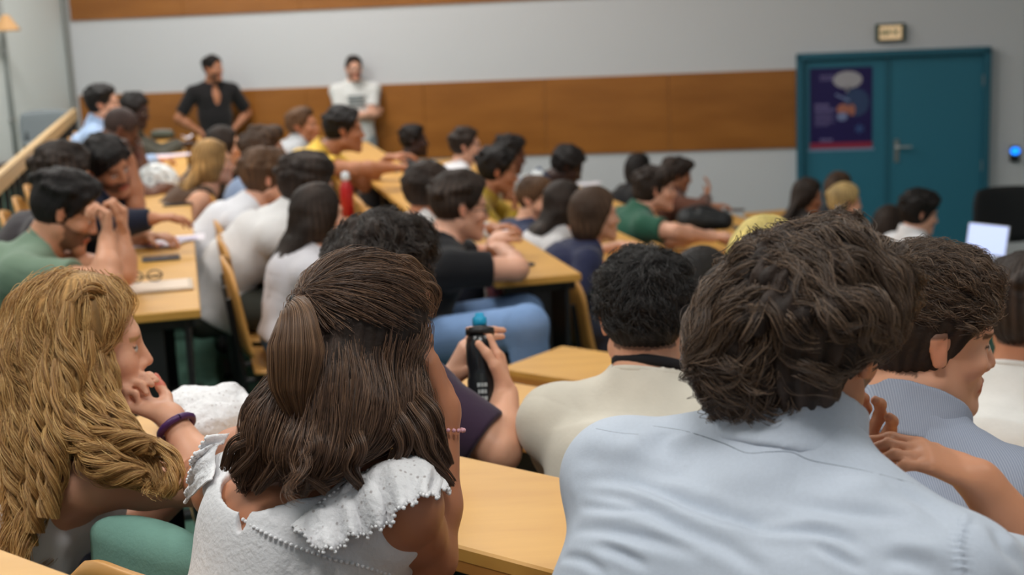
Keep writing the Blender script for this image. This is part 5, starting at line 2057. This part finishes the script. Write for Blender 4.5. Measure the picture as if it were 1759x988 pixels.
strands_on(N1, 'st_blonde', 620, 18, 26, 0.0095, seg_flow(N1SEG, 0.07, 0.3, 50), off=(-0.004, 0.010), wave=0.009, wf=60, seed=7, rad=0.00048, jit=0.05, stay=0.85, clump=0.0055, tip=0.5)
for i, (p, q, wv_) in enumerate((([(60, 560, 2.38), (40, 680, 2.34), (30, 800, 2.30), (48, 940, 2.27)], 0.014, 0.014), ([(90, 560, 2.36), (75, 680, 2.31), (70, 800, 2.27), (62, 915, 2.26)], 0.014, 0.013),
                                 ([(120, 560, 2.35), (118, 660, 2.32), (130, 750, 2.27), (205, 800, 2.22)], 0.013, 0.013), ([(150, 570, 2.36), (150, 660, 2.33), (175, 740, 2.27), (262, 770, 2.22)], 0.013, 0.012),
                                 ([(165, 590, 2.38), (172, 660, 2.35), (190, 725, 2.30), (290, 780, 2.25)], 0.011, 0.011), ([(20, 600, 2.42), (8, 700, 2.40), (5, 820, 2.36), (22, 910, 2.32)], 0.014, 0.014),
                                 ([(135, 620, 2.34), (140, 720, 2.29), (170, 800, 2.23), (250, 822, 2.20)], 0.012, 0.012), ([(100, 620, 2.33), (98, 720, 2.28), (92, 820, 2.25), (82, 890, 2.24)], 0.012, 0.014),
                                 ([(175, 570, 2.40), (188, 630, 2.38), (196, 690, 2.35), (235, 745, 2.28)], 0.010, 0.009), ([(270, 760, 2.24), (298, 790, 2.22), (300, 830, 2.2), (283, 850, 2.2)], 0.010, 0.007))):
    lock(N1, 'hair_lock', [W(*x) for x in p], [q * 0.8, q, q, q * 0.35], 420, 'st_blonde', wv_, 52, 60 + i, rad=0.0005, steps=34)
lock(N1, 'hair_lock', [W(195, 520, 2.42), W(160, 500, 2.38), (W(118, 520, 2.35))], [0.006, 0.012, 0.009], 260, 'st_blonde', 0.004, 90, 80)
lock(N1, 'hair_lock', [W(118, 520, 2.35), W(112, 575, 2.33), W(128, 640, 2.31), W(120, 700, 2.30)], [0.009, 0.013, 0.014, 0.006], 420, 'st_blonde', 0.008, 60, 81)

# --- man with the bottle
N3 = person('man in a dark purple t-shirt with curly dark hair holding a black bottle', 664, 482, 2.98, 48, pit=6, body=45, floor=F1_, desk=1.70, skin='peach',
            hair=('curly', 'dark', -0.010), top=('half', (56, 40, 60)), sc=1.0, back=0.2,
            R=('at', dict(p=W(868, 678, 2.93), elbow=W(858, 775, 2.80), d=W(856, 615, 2.95) - W(868, 678, 2.93), n=(-1, 0.1, 0), t=(0, -1, 0), curl=(0.3, 0.5, 0.5), fb=0.1, thumb=0.2)),
            L=('at', dict(p=W(770, 655, 3.03), elbow=W(700, 730, 3.1), d=W(800, 600, 3.02) - W(770, 655, 3.03), n=(1, 0.3, 0), t=(0, -1, 0), curl=(0.2, 0.5, 0.5), fb=0.1, thumb=0.2)))


def whorl_flow(c, dirx, g=-0.5, nz=0.4):
    C, R = c['C'], c['R']
    ax = nrm(R @ np.array([0.1, -0.35, 1.0]))

    def fl(P, t, G):
        q = P - C
        rad_ = q - (q @ ax)[:, None] * ax
        rad_ /= np.linalg.norm(rad_, axis=1, keepdims=True) + 1e-6
        return rad_ + np.cross(np.tile(ax, (len(P), 1)), rad_) * 0.3 + np.array([0, 0, g]) + np.asarray(dirx)[None] * 0.3 + \
            nz * np.stack([snoise(P, 26, 61, 1), snoise(P, 26, 62, 1), snoise(P, 26, 63, 1)], 1)
    return fl


strands_on(N3, 'st_dark', 420, 14, 12, 0.005, whorl_flow(N3, (0, 0, 0), nz=1.0), off=(-0.002, 0.008), wave=0.004, wf=110, seed=8, rad=0.0006, jit=0.3, avoid=ears(N3, 0.03))

# --- man in the cream t-shirt
N4 = person('man in a cream t-shirt with short black hair seen from behind', 1108, 552, 2.75, 8, pit=6, body=26, floor=F1_, desk=1.70, skin='peach', hair=('crop', 'black', 0.002),
            top=('tee', (216, 210, 196)), sc=1.02, back=0.2, shw=1.0, noff=(0.022, 0, 0.01), L='desk', R='desk', tfold=(0.016, 15),
            extra=lambda c: MB().tube([c['N'] + c['w'] * (0.086 - 0.04 * max(0, math.cos(a))) + (c['br'] * math.sin(a) + c['tf'] * math.cos(a)) * 0.072 for a in np.linspace(0, 2 * math.pi, 33)],
                                      0.011, 8, caps=False).build('undershirt_collar', srf('black_rib', 24, 24, 28, rough=0.9), c['root'], smooth=True))
strands_on(N4, 'st_black', 700, 14, 9, 0.0042, whorl_flow(N4, (0, 0, 0), nz=0.8), sel=lambda P: ((P - N4['C']) @ N4['R'])[:, 2] > 0.0, off=(0.0, 0.010), wave=0.002, wf=80, seed=9, rad=0.0005, jit=0.3, avoid=ears(N4, 0.032))

# --- man in the grey shirt, profile
grey = mat('grey_striped_shirt', rgb(150, 158, 176), 0.8, 0.2, noise=(26, 0.05), bump=(200, 0.2, 0.001))
nt = grey.node_tree
wv = nt.nodes.new('ShaderNodeTexWave')
wv.inputs['Scale'].default_value = 90
wv.inputs['Distortion'].default_value = 0.0
tcg = nt.nodes.new('ShaderNodeTexCoord')
nt.links.new(tcg.outputs['Object'], wv.inputs['Vector'])
crg = nt.nodes.new('ShaderNodeValToRGB')
crg.color_ramp.elements[0].color = rgb(138, 146, 164)
crg.color_ramp.elements[1].color = rgb(158, 166, 182)
nt.links.new(wv.outputs[0], crg.inputs[0])
nt.links.new(crg.outputs[0], nt.nodes['Principled BSDF'].inputs['Base Color'])
N6 = person('man in a grey collared shirt with short brown hair, face in profile to the right', 1590, 584, 2.3, 86, pit=8, body=42, floor=F1_, desk=1.70, skin='peach', hair=('crop', 'dark', 0.004),
            top=('shirt', (150, 158, 176)), shmat=grey, sc=1.07, back=0.2, L='desk', R='desk', vox=0.004)


def n6_flow(P, t, G):
    R = N6['R']
    q = (P - N6['C']) @ R
    topm = np.clip(q[:, 2:3] / 0.06, 0, 1)
    return R[:, 1][None] * topm * 1.2 + np.array([0, 0, -1.0]) * (1 - topm * 0.8) + 0.35 * np.stack([snoise(P, 26, 71, 1), snoise(P, 26, 72, 1), snoise(P, 26, 73, 1)], 1)


strands_on(N6, 'st_brown', 700, 16, 10, 0.0042, n6_flow, sel=lambda P: ((P - N6['C']) @ N6['R'])[:, 2] > 0.035 + 0.02 * (((P - N6['C']) @ N6['R'])[:, 1] < 0), off=(0.0, 0.013), wave=0.003, wf=70, seed=10, rad=0.00045, jit=0.22, avoid=ears(N6, 0.034))
# ------------------------------------------------------------ things on the desks and by the walls
def frame1(heading=77.0):
    h = math.radians(heading)
    return np.array([math.sin(h), math.cos(h), 0]), np.array([math.cos(h), -math.sin(h), 0])


UPZ = np.array([0, 0, 1.0])
Fw, Rg = frame1()


def sheet(name, label, cat, px, py, z, ang, w, h, m, group=None, curlz=0.004, parts=None):
    p = WZ(px, py, z)
    root = empty(name, p, label, cat, group)
    c, s = math.cos(math.radians(ang)), math.sin(math.radians(ang))
    ax, ay = np.array([c, s, 0]), np.array([-s, c, 0])
    V, F = [], []
    n = 8
    for j in range(n + 1):
        for i in range(n + 1):
            u, v = i / n - 0.5, j / n - 0.5
            V.append(p + ax * u * w + ay * v * h + UPZ * (0.002 + curlz * ((2 * abs(u)) ** 3 + 0.5 * math.sin(5 * v + u * 3) ** 2)))
    for j in range(n):
        for i in range(n):
            a = j * (n + 1) + i
            F.append((a, a + 1, a + n + 2, a + n + 1))
    o = mesh_obj('page', V, F, m, root, smooth=True)
    md = o.modifiers.new('t', 'SOLIDIFY')
    md.thickness = 0.0012
    md.offset = 1
    if parts:
        for (u, v, hw, hh, mm) in parts:
            mb = MB()
            mb.box(p + ax * u * w + ay * v * h + UPZ * (0.0045 + curlz), ax, ay, UPZ, hw, hh, 0.0008)
            mb.build('printed_block', mm, root)
    return root


RED = srf('print_red', 206, 80, 84, rough=0.7)
LAV = srf('print_lavender', 190, 176, 214, rough=0.7)
# pair of flyers on the left desk
sheet('flyer', 'pink and white flyer lying crosswise on the left desk, nearest to the desk edge', 'paper', 300, 412, 1.772, 12, 0.26, 0.17, M['paper'], 'flyers', parts=[(-0.2, 0.1, 0.05, 0.02, RED), (0.15, -0.2, 0.06, 0.016, LAV)])
sheet('flyer', 'pink and white flyer on the left desk beside the raised fists', 'paper', 262, 420, 1.772, -10, 0.27, 0.18, M['paper'], 'flyers', parts=[(0.0, -0.25, 0.07, 0.014, RED)])
sheet('flyer', 'pale paper sheet behind the white bicycle helmet', 'paper', 290, 268, 1.772, 8, 0.30, 0.21, srf('pale_lilac_paper', 222, 208, 222, rough=0.8), 'flyers')
sheet('flyer', 'white and red flyer on the desk before the man in the black t-shirt', 'paper', 838, 398, 1.632, 30, 0.21, 0.15, M['paper'], 'flyers', parts=[(0, 0.2, 0.05, 0.02, M['pinkpaper'])])
sheet('flyer', 'small scattered leaflet on the wooden desk beyond the bob haircut', 'paper', 1012, 316, 1.252, 20, 0.20, 0.14, M['paper'], 'flyers')


def slab(name, label, cat, px, py, z, ang, w, h, t, m, edge=None, group=None, screen=None):
    p = WZ(px, py, z)
    root = empty(name, p, label, cat, group)
    c, s = math.cos(math.radians(ang)), math.sin(math.radians(ang))
    ax, ay = np.array([c, s, 0]), np.array([-s, c, 0])
    MB().box(p + UPZ * t / 2, ax, ay, UPZ, w / 2, h / 2, t / 2, min(0.004, t * 0.4)).build('case', m, root)
    MB().box(p + UPZ * (t + 0.0004), ax, ay, UPZ, w / 2 - 0.004, h / 2 - 0.004, 0.0006).build('screen', screen or M['phone'], root)
    return root


GREY = srf('slate_case', 84, 90, 100, rough=0.4)
slab('smartphone', 'dark grey smartphone lying alone on the left desk between papers and tray', 'phone', 277, 446, 1.772, 14, 0.15, 0.075, 0.012, GREY)
slab('smartphone', 'black smartphone under the hand of the man in the navy sweatshirt', 'phone', 305, 352, 1.772, 14, 0.15, 0.072, 0.009, M['black'])
slab('smartphone', 'phone with a violet screen in the hands of the man in yellow', 'phone', 683, 294, 1.632, 60, 0.15, 0.07, 0.009, GREY, screen=mat('violet_screen', rgb(120, 110, 190), 0.3, 0.3, emit=(rgb(130, 115, 205), 0.4)))
slab('smartphone', 'small dark phone on the desk end beside the crossed forearms', 'phone', 904, 457, 1.632, 40, 0.07, 0.045, 0.010, GREY)
slab('smartphone', 'dark phone on the far wooden desk beyond the black backpack', 'phone', 1262, 362, 1.092, -20, 0.15, 0.075, 0.01, M['black'])

# clear tray with glasses at the near end of the left desk
p = WZ(270, 494, 1.772)
root = empty('document_sleeve', p, 'translucent pale document sleeve on the near end of the left desk', 'folder')
a14 = math.radians(14)
ax, ay = np.array([math.cos(a14), math.sin(a14), 0]), np.array([-math.sin(a14), math.cos(a14), 0])
MB().box(p + UPZ * 0.004, ax, ay, UPZ, 0.125, 0.10, 0.003, 0.001).build('sleeve', srf('milky_sleeve', 214, 196, 176, rough=0.25), root)
MB().box(p + UPZ * 0.008 + ay * 0.0, ax, ay, UPZ, 0.11, 0.085, 0.001).build('sheet', srf('cream_sheet', 222, 204, 186, rough=0.7), root)
p = WZ(250, 484, 1.785)
root = empty('eyeglasses', p, 'folded dark-rimmed glasses resting on the document sleeve', 'glasses')
for g in (-1, 1):
    mb = MB()
    mb.tube([p + ax * (g * 0.034 + 0.026 * math.cos(a)) + UPZ * (0.02 + 0.020 * math.sin(a)) for a in np.linspace(0, 2 * math.pi, 17)], 0.0028, 6, caps=False)
    mb.build('rim', M['black'], root, smooth=True)
    MB().tube([p + ax * g * 0.062 + UPZ * 0.026, p + ax * g * 0.06 + ay * 0.05 + UPZ * 0.012, p - ax * g * 0.05 + ay * 0.06 + UPZ * 0.004], 0.0025, 6).build('temple', M['black'], root, smooth=True)

# bicycle helmet
p = WZ(271, 328, 1.77)
root = empty('bicycle_helmet', p, 'white vented bicycle helmet lying on the long left desk', 'helmet')
hy = math.radians(-14)
hx, hyv = np.array([math.cos(hy), math.sin(hy), 0]), np.array([-math.sin(hy), math.cos(hy), 0])
Rm = np.stack([hx, hyv, UPZ], 1)
f = Field(p - np.array([0.22, 0.22, 0.02]), p + np.array([0.22, 0.22, 0.24]), 0.005)
cc = p + UPZ * 0.035
f.ell(cc, Rm, (0.135, 0.105, 0.125), k=0)
f.ell(cc - UPZ * 0.02, Rm, (0.118, 0.088, 0.105), k=0.004, op='s')
f.plane(p + UPZ * 0.02 - hx * 0.0, nrm(-UPZ + hx * 0.06), k=0.004)
for row_, (yy, n_) in enumerate(((0.0, 4), (0.05, 4), (-0.05, 4), (0.088, 3), (-0.088, 3))):
    for i in range(n_):
        u = (i - (n_ - 1) / 2) * 0.062
        zz = 0.125 * math.sqrt(max(0.02, 1 - (u / 0.135) ** 2 - (yy / 0.105) ** 2))
        f.ell(cc + hx * u + hyv * yy + UPZ * zz, Rm, (0.029, 0.013, 0.045), k=0.005, op='s')
field_obj(f, 'shell', mat('white_glossy_shell', rgb(232, 234, 234), 0.25, 0.5, coat=0.3), root)
f = Field(p - np.array([0.2, 0.2, 0.02]), p + np.array([0.2, 0.2, 0.24]), 0.006)
f.ell(cc - UPZ * 0.012, Rm, (0.121, 0.091, 0.106), k=0)
f.ell(cc - UPZ * 0.03, Rm, (0.105, 0.078, 0.095), k=0.004, op='s')
f.plane(p + UPZ * 0.022, -UPZ, k=0.003)
field_obj(f, 'liner', M['black'], root)
for sgn in (-1, 1):
    MB().tube([cc + hyv * 0.09 * sgn, p + hyv * 0.10 * sgn + UPZ * 0.012, p + hx * 0.08 + hyv * 0.13 * sgn + UPZ * 0.006, p + hx * 0.12 + hyv * 0.06 * sgn + UPZ * 0.006], 0.004, 6).build('strap', M['black'], root)

# dark pouch further down the left desk
p = WZ(280, 240, 1.77)
root = empty('pencil_pouch', p, 'small dark olive pouch far along the left desk', 'pouch')
f = Field(p - 0.16, p + 0.16, 0.006)
f.seg(p - hx * 0.07 + UPZ * 0.04, p + hx * 0.07 + UPZ * 0.04, hyv, (0.04, 0.036), (0.045, 0.034), k=0.01)
f.plane(p + UPZ * 0.003, -UPZ)
field_obj(f, 'pouch_body', srf('olive_pouch', 66, 70, 60, rough=0.8), root, disp=lambda V, N: 0.004 * (folds(V, 40, 3, 2) - 0.3))
MB().tube([p - hx * 0.085 + UPZ * 0.075, p + UPZ * 0.081, p + hx * 0.085 + UPZ * 0.075], 0.003, 6).build('zip', M['metal'], root)
sheet('paper_tissue', 'crumpled white tissue at the far edge of the left desk', 'tissue', 322, 238, 1.772, 30, 0.08, 0.06, M['paper'], curlz=0.02)


def bottle(name, label, base, axis, prof, m, cap_prof, cap_m, band=None, top_ring=None):
    base, axis = np.asarray(base, float), nrm(axis)
    root = empty(name, base, label, 'bottle')
    MB().lathe(base, axis, prof, 28).build('flask', m, root, smooth=True)
    MB().lathe(base, axis, cap_prof, 24).build('cap', cap_m, root, smooth=True)
    if band:
        h0, h1, r, bm = band
        MB().lathe(base, axis, [(h0, r - 0.001), (h0, r), (h1, r), (h1, r - 0.001)], 28).build('band', bm, root, smooth=True)
    return root


# black bottle between the hands of the man in purple
bt = W(824, 560, 2.955)
bax = nrm(W(824, 540, 2.955) - W(830, 680, 2.93))
bb = bt - bax * 0.205
r_ = bottle('sport_bottle', 'black sport bottle with a bright blue cap held by the man in purple', bb, bax,
            [(0, 0.02), (0.002, 0.029), (0.02, 0.031), (0.09, 0.031), (0.10, 0.0285), (0.115, 0.0285), (0.125, 0.031), (0.165, 0.031), (0.18, 0.029), (0.187, 0.024)],
            mat('black_bottle_plastic', rgb(28, 30, 32), 0.25, 0.5), [(0.186, 0.030), (0.192, 0.031), (0.200, 0.030), (0.204, 0.016), (0.206, 0.013)], M['black'])
MB().lathe(bb, bax, [(0.204, 0.014), (0.212, 0.0155), (0.222, 0.0155), (0.226, 0.010), (0.232, 0.0095), (0.233, 0.004)], 20).build('spout', srf('bright_blue_spout', 30, 160, 206, rough=0.4), r_, smooth=True)
mb = MB()
uu, vv, ww = basis(bax, CAM - bb)
for i, hh in enumerate((0.035, 0.05, 0.064, 0.078)):
    for k in range(3):
        aa = (k - 1) * 0.22
        n_ = uu * math.cos(aa) + vv * math.sin(aa)
        mb.box(bb + bax * hh + n_ * 0.0315, np.cross(bax, n_), bax, n_, 0.002 + 0.0015 * ((i + k) % 2), 0.004, 0.0006)
mb.build('pale_print', srf('print_light', 170, 176, 176, rough=0.5), r_)

# red bottle beside the long-haired woman
b0 = WZ(598, 372, 1.70)
bottle('drink_bottle', 'red drink bottle with a white and blue top beyond the long dark hair', b0, [0, 0, 1],
       [(0, 0.025), (0.003, 0.034), (0.12, 0.034), (0.15, 0.033), (0.175, 0.022), (0.185, 0.016)], srf('red_bottle', 176, 34, 36, rough=0.3),
       [(0.183, 0.017), (0.19, 0.022), (0.205, 0.022), (0.225, 0.018), (0.228, 0.01)], srf('white_cap', 220, 226, 232, rough=0.4),
       band=(0.150, 0.178, 0.0345, srf('blue_band', 62, 110, 178, rough=0.4)))
# pale blue bottle by the green t-shirt
b0 = WZ(1172, 366, 1.09)
bottle('drink_bottle', 'slim pale blue bottle tilted beside the green t-shirt man', b0 + UPZ * 0.008, [-0.45, 0, 1],
       [(0, 0.02), (0.003, 0.028), (0.13, 0.028), (0.15, 0.022)], srf('teal_bottle', 76, 152, 178, rough=0.3),
       [(0.148, 0.022), (0.155, 0.025), (0.20, 0.025), (0.205, 0.02)], srf('pale_cap', 176, 204, 216, rough=0.4))

# black backpack on the desk row behind
p = WZ(1212, 396, 1.25)
root = empty('backpack', p, 'black backpack lying on the desk behind the green t-shirt man', 'bag')
f = Field(p - np.array([0.35, 0.3, 0.02]), p + np.array([0.35, 0.3, 0.3]), 0.007)
bx = nrm([1, -0.15, 0])
f.seg(p - bx * 0.11 + UPZ * 0.075, p + bx * 0.12 + UPZ * 0.06, np.cross(UPZ, bx), (0.12, 0.075), (0.10, 0.055), k=0)
f.seg(p - bx * 0.02 + UPZ * 0.12, p + bx * 0.10 + UPZ * 0.09, np.cross(UPZ, bx), (0.08, 0.03), (0.06, 0.025), k=0.03)
f.plane(p + UPZ * 0.002, -UPZ)
field_obj(f, 'bag_body', mat('black_nylon', rgb(34, 36, 38), 0.6, 0.3, bump=(120, 0.3, 0.002)), root, disp=lambda V, N: 0.007 * (folds(V, 26, 13, 3) - 0.3))
MB().tube(list(spline([p - bx * 0.15 + UPZ * 0.12, p - bx * 0.05 + UPZ * 0.165, p + bx * 0.08 + UPZ * 0.13, p + bx * 0.16 + UPZ * 0.06], 14)), 0.009, 6).build('carry_strap', M['black'], root)
MB().tube(list(spline([p + bx * 0.17 + UPZ * 0.03, p + bx * 0.22 + UPZ * 0.012, p + bx * 0.24 - Fw * 0.08 + UPZ * 0.012], 10)), 0.007, 6).build('shoulder_strap', srf('grey_webbing', 120, 130, 130, rough=0.7), root)

# laptop with its lit lid, front desk
p = WZ(1676, 447, 0.91)
root = empty('laptop', p, 'open laptop with a bright bluish screen on the front desk', 'laptop')
sx = nrm([math.cos(math.radians(-52)), math.sin(math.radians(-52)), 0])
sy = np.array([-sx[1], sx[0], 0])
MB().box(p + UPZ * 0.009, sx, sy, UPZ, 0.155, 0.108, 0.008, 0.003).build('base', M['metal'], root)
MB().box(p + UPZ * 0.0175 + sy * 0.01, sx, sy, UPZ, 0.135, 0.05, 0.001).build('keyboard', M['black'], root)
tl = math.radians(12)
nz = nrm(-sy * math.cos(tl) + UPZ * math.sin(tl))
lu = nrm(UPZ * math.cos(tl) + sy * math.sin(tl))
o0 = p + sy * 0.108 + UPZ * 0.018
MB().box(o0 + lu * 0.105, sx, nz, lu, 0.155, 0.004, 0.105, 0.002).build('lid', M['metal'], root)
MB().box(o0 + lu * 0.107 + nz * 0.0048, sx, nz, lu, 0.148, 0.0008, 0.097).build('screen', mat('lit_screen', rgb(190, 205, 245), 0.4, 0.3, emit=(rgb(196, 210, 255), 0.75)), root)


def office_chair(name, label, px, D, ztop, floor, w, m, heading, legm=None):
    q = W(px, 215 if D > 11 else 415, D)
    q[2] = floor
    h = math.radians(heading)
    fw, rg = np.array([math.sin(h), math.cos(h), 0]), np.array([math.cos(h), -math.sin(h), 0])
    root = empty(name, q, label, 'chair')

    def pad(nm, c, a, b, hw, hh, th, bend):
        V, F = [], []
        n = 10
        for sd in (0, 1):
            for j in range(n + 1):
                for i in range(n + 1):
                    u, v = i / n * 2 - 1, j / n * 2 - 1
                    k = 1 - 0.12 * abs(v) ** 3
                    k2 = 1 - 0.12 * abs(u) ** 3
                    nn = np.cross(a, b)
                    e = max(abs(u), abs(v))
                    V.append(c + a * u * hw * k + b * v * hh * k2 + nn * (bend * u * u + (sd * 2 - 1) * th * (1 - 0.6 * e ** 6)))
        N1_ = (n + 1) ** 2
        for j in range(n):
            for i in range(n):
                k = j * (n + 1) + i
                F.append((k, k + n + 1, k + n + 2, k + 1))
                F.append((N1_ + k, N1_ + k + 1, N1_ + k + n + 2, N1_ + k + n + 1))
        B = [i for i in range(n + 1)] + [j * (n + 1) + n for j in range(1, n + 1)] + [n * (n + 1) + i for i in range(n - 1, -1, -1)] + [j * (n + 1) for j in range(n - 1, 0, -1)]
        for i in range(len(B)):
            a_, b_ = B[i], B[(i + 1) % len(B)]
            F.append((a_, b_, N1_ + b_, N1_ + a_))
        return mesh_obj(nm, V, F, m, root, smooth=True)
    pad('seat', q + UPZ * 0.45 + fw * 0.02, rg, fw, w / 2, 0.21, 0.02, 0.0)
    pad('backrest', q + UPZ * (ztop - floor - 0.2) - fw * 0.23, rg, nrm(UPZ - fw * 0.1), w / 2 - 0.01, 0.2, 0.013, -0.03)
    lm = legm or M['black']
    for a in (-1, 1):
        for b in (-1, 1):
            top = q + UPZ * 0.44 + rg * a * (w / 2 - 0.05) + fw * b * 0.17
            bot = q + UPZ * 0.0 + rg * a * (w / 2 - 0.01) + fw * b * 0.22
            MB().tube([top, bot], 0.011, 8).build('leg', lm, root, smooth=True)
        MB().tube([q + UPZ * 0.44 + rg * a * (w / 2 - 0.06) - fw * 0.17, q + UPZ * 0.62 + rg * a * (w / 2 - 0.07) - fw * 0.245, q + UPZ * (ztop - floor - 0.1) + rg * a * (w / 2 - 0.1) - fw * 0.262], 0.010, 8).build('back_post', lm, root, smooth=True)
    return root


office_chair('stacking_chair', 'grey chair standing behind the railing by the left wall', 84, 11.9, 2.02, 1.30, 0.46, srf('grey_vinyl', 116, 124, 128, rough=0.6), 155)
office_chair('stacking_chair', 'black chair standing at the right edge below the badge reader', 1752, 9.6, 1.33, 0.0, 0.52, srf('black_vinyl', 20, 21, 24, rough=0.6), 175)

# conduit and wall lamp of the left wall
xw = cor[0] - 0.35 / 13 * 1.75
q = np.array([xw + 0.03, cor[1] - 1.75, 0])
root = empty('conduit_pipe', (q[0], q[1], 1.3), 'thin vertical grey pipe on the left wall', 'pipe')
MB().tube([(q[0], q[1], 1.31), (q[0], q[1], CEIL - 0.02)], 0.022, 10).build('pipe', srf('conduit_grey', 176, 180, 178, rough=0.5), root, smooth=True)
for z in (1.9, 2.5, 3.1):
    MB().box((q[0] - 0.005, q[1], z), (1, 0, 0), (0, 1, 0), (0, 0, 1), 0.022, 0.035, 0.012).build('clip', M['metal'], root)
q = np.array([cor[0] - 0.35 / 13 * 1.95 + 0.02, cor[1] - 1.95, W(4, 50, 12.5)[2]])
root = empty('wall_lamp', q, 'tan cone-shaped wall lamp at the upper left edge', 'lamp')
MB().lathe(q + np.array([0.12, 0, -0.02]), (0, 0, 1), [(0, 0.11), (0.01, 0.12), (0.02, 0.11), (0.08, 0.07), (0.14, 0.03), (0.145, 0.01)], 24).build('lamp_shade', srf('tan_shade', 206, 160, 110, rough=0.6), root, smooth=True)
MB().tube([q, q + np.array([0.06, 0, 0.02]), q + np.array([0.12, 0, 0.11])], 0.01, 8).build('bracket', M['metal'], root)

# white lace bundle on the near desk and teal bag below it
p = WZ(335, 752, 1.88)
root = empty('lace_garment', p, 'bundled white lace cardigan on the desk between curly hair and long brown hair', 'garment')
f = Field(p - np.array([0.25, 0.25, 0.01]), p + np.array([0.25, 0.25, 0.2]), 0.0045)
a_, b_ = np.array([*U2, 0]), np.array([*V2, 0])
f.seg(p - a_ * 0.10 + UPZ * 0.045, p + a_ * 0.07 + UPZ * 0.04 + b_ * 0.04, b_, (0.085, 0.05), (0.075, 0.045), k=0)
f.seg(p - a_ * 0.06 + UPZ * 0.075 + b_ * 0.03, p + a_ * 0.02 + UPZ * 0.06, b_, (0.06, 0.035), (0.05, 0.03), k=0.03)
f.plane(p + UPZ * 0.003, -UPZ)
field_obj(f, 'cloth', LACEM, root, disp=lambda V, N: 0.012 * (folds(V, 34, 21, 4) - 0.25) + 0.003 * snoise(V, 120, 3, 2))

p = W(268, 985, 2.2)
p[2] = F0 + 0.452
root = empty('tote_bag', p, 'sage teal fabric bag on the bench between the two front women', 'bag')
f = Field(p - np.array([0.25, 0.25, 0.02]), p + np.array([0.25, 0.25, 0.46]), 0.006)
f.seg(p + UPZ * 0.06, p + UPZ * 0.31, a_, (0.165, 0.07), (0.155, 0.045), k=0)
f.plane(p + UPZ * 0.003, -UPZ)
f.plane(p + UPZ * 0.37, UPZ)
field_obj(f, 'bag_body', mat('sage_canvas', rgb(116, 156, 144), 0.9, 0.15, noise=(40, 0.06), bump=(160, 0.4, 0.002)), root, disp=lambda V, N: 0.006 * (folds(V, 18, 23, 3) - 0.3))
# pink scarf hanging under the desk end
p = WZ(852, 470, 1.60)
root = empty('scarf', (p[0], p[1], 1.25), 'dusty pink scarf hanging below the forearm of the black t-shirt man', 'scarf')
f = Field(p - np.array([0.15, 0.15, 0.45]), p + 0.12, 0.006)
f.seg(p + UPZ * 0.0 - np.array([0.02, 0, 0]), p - UPZ * 0.14, Rg, (0.06, 0.03), (0.05, 0.03), k=0)
f.seg(p - UPZ * 0.14, p - UPZ * 0.33 + Rg * 0.02, Rg, (0.05, 0.03), (0.02, 0.02), k=0.03)
field_obj(f, 'cloth', srf('dusty_pink', 186, 116, 132, rough=0.9), root, disp=lambda V, N: 0.008 * (folds(V * [1, 1, 0.2], 60, 25, 3) - 0.3))
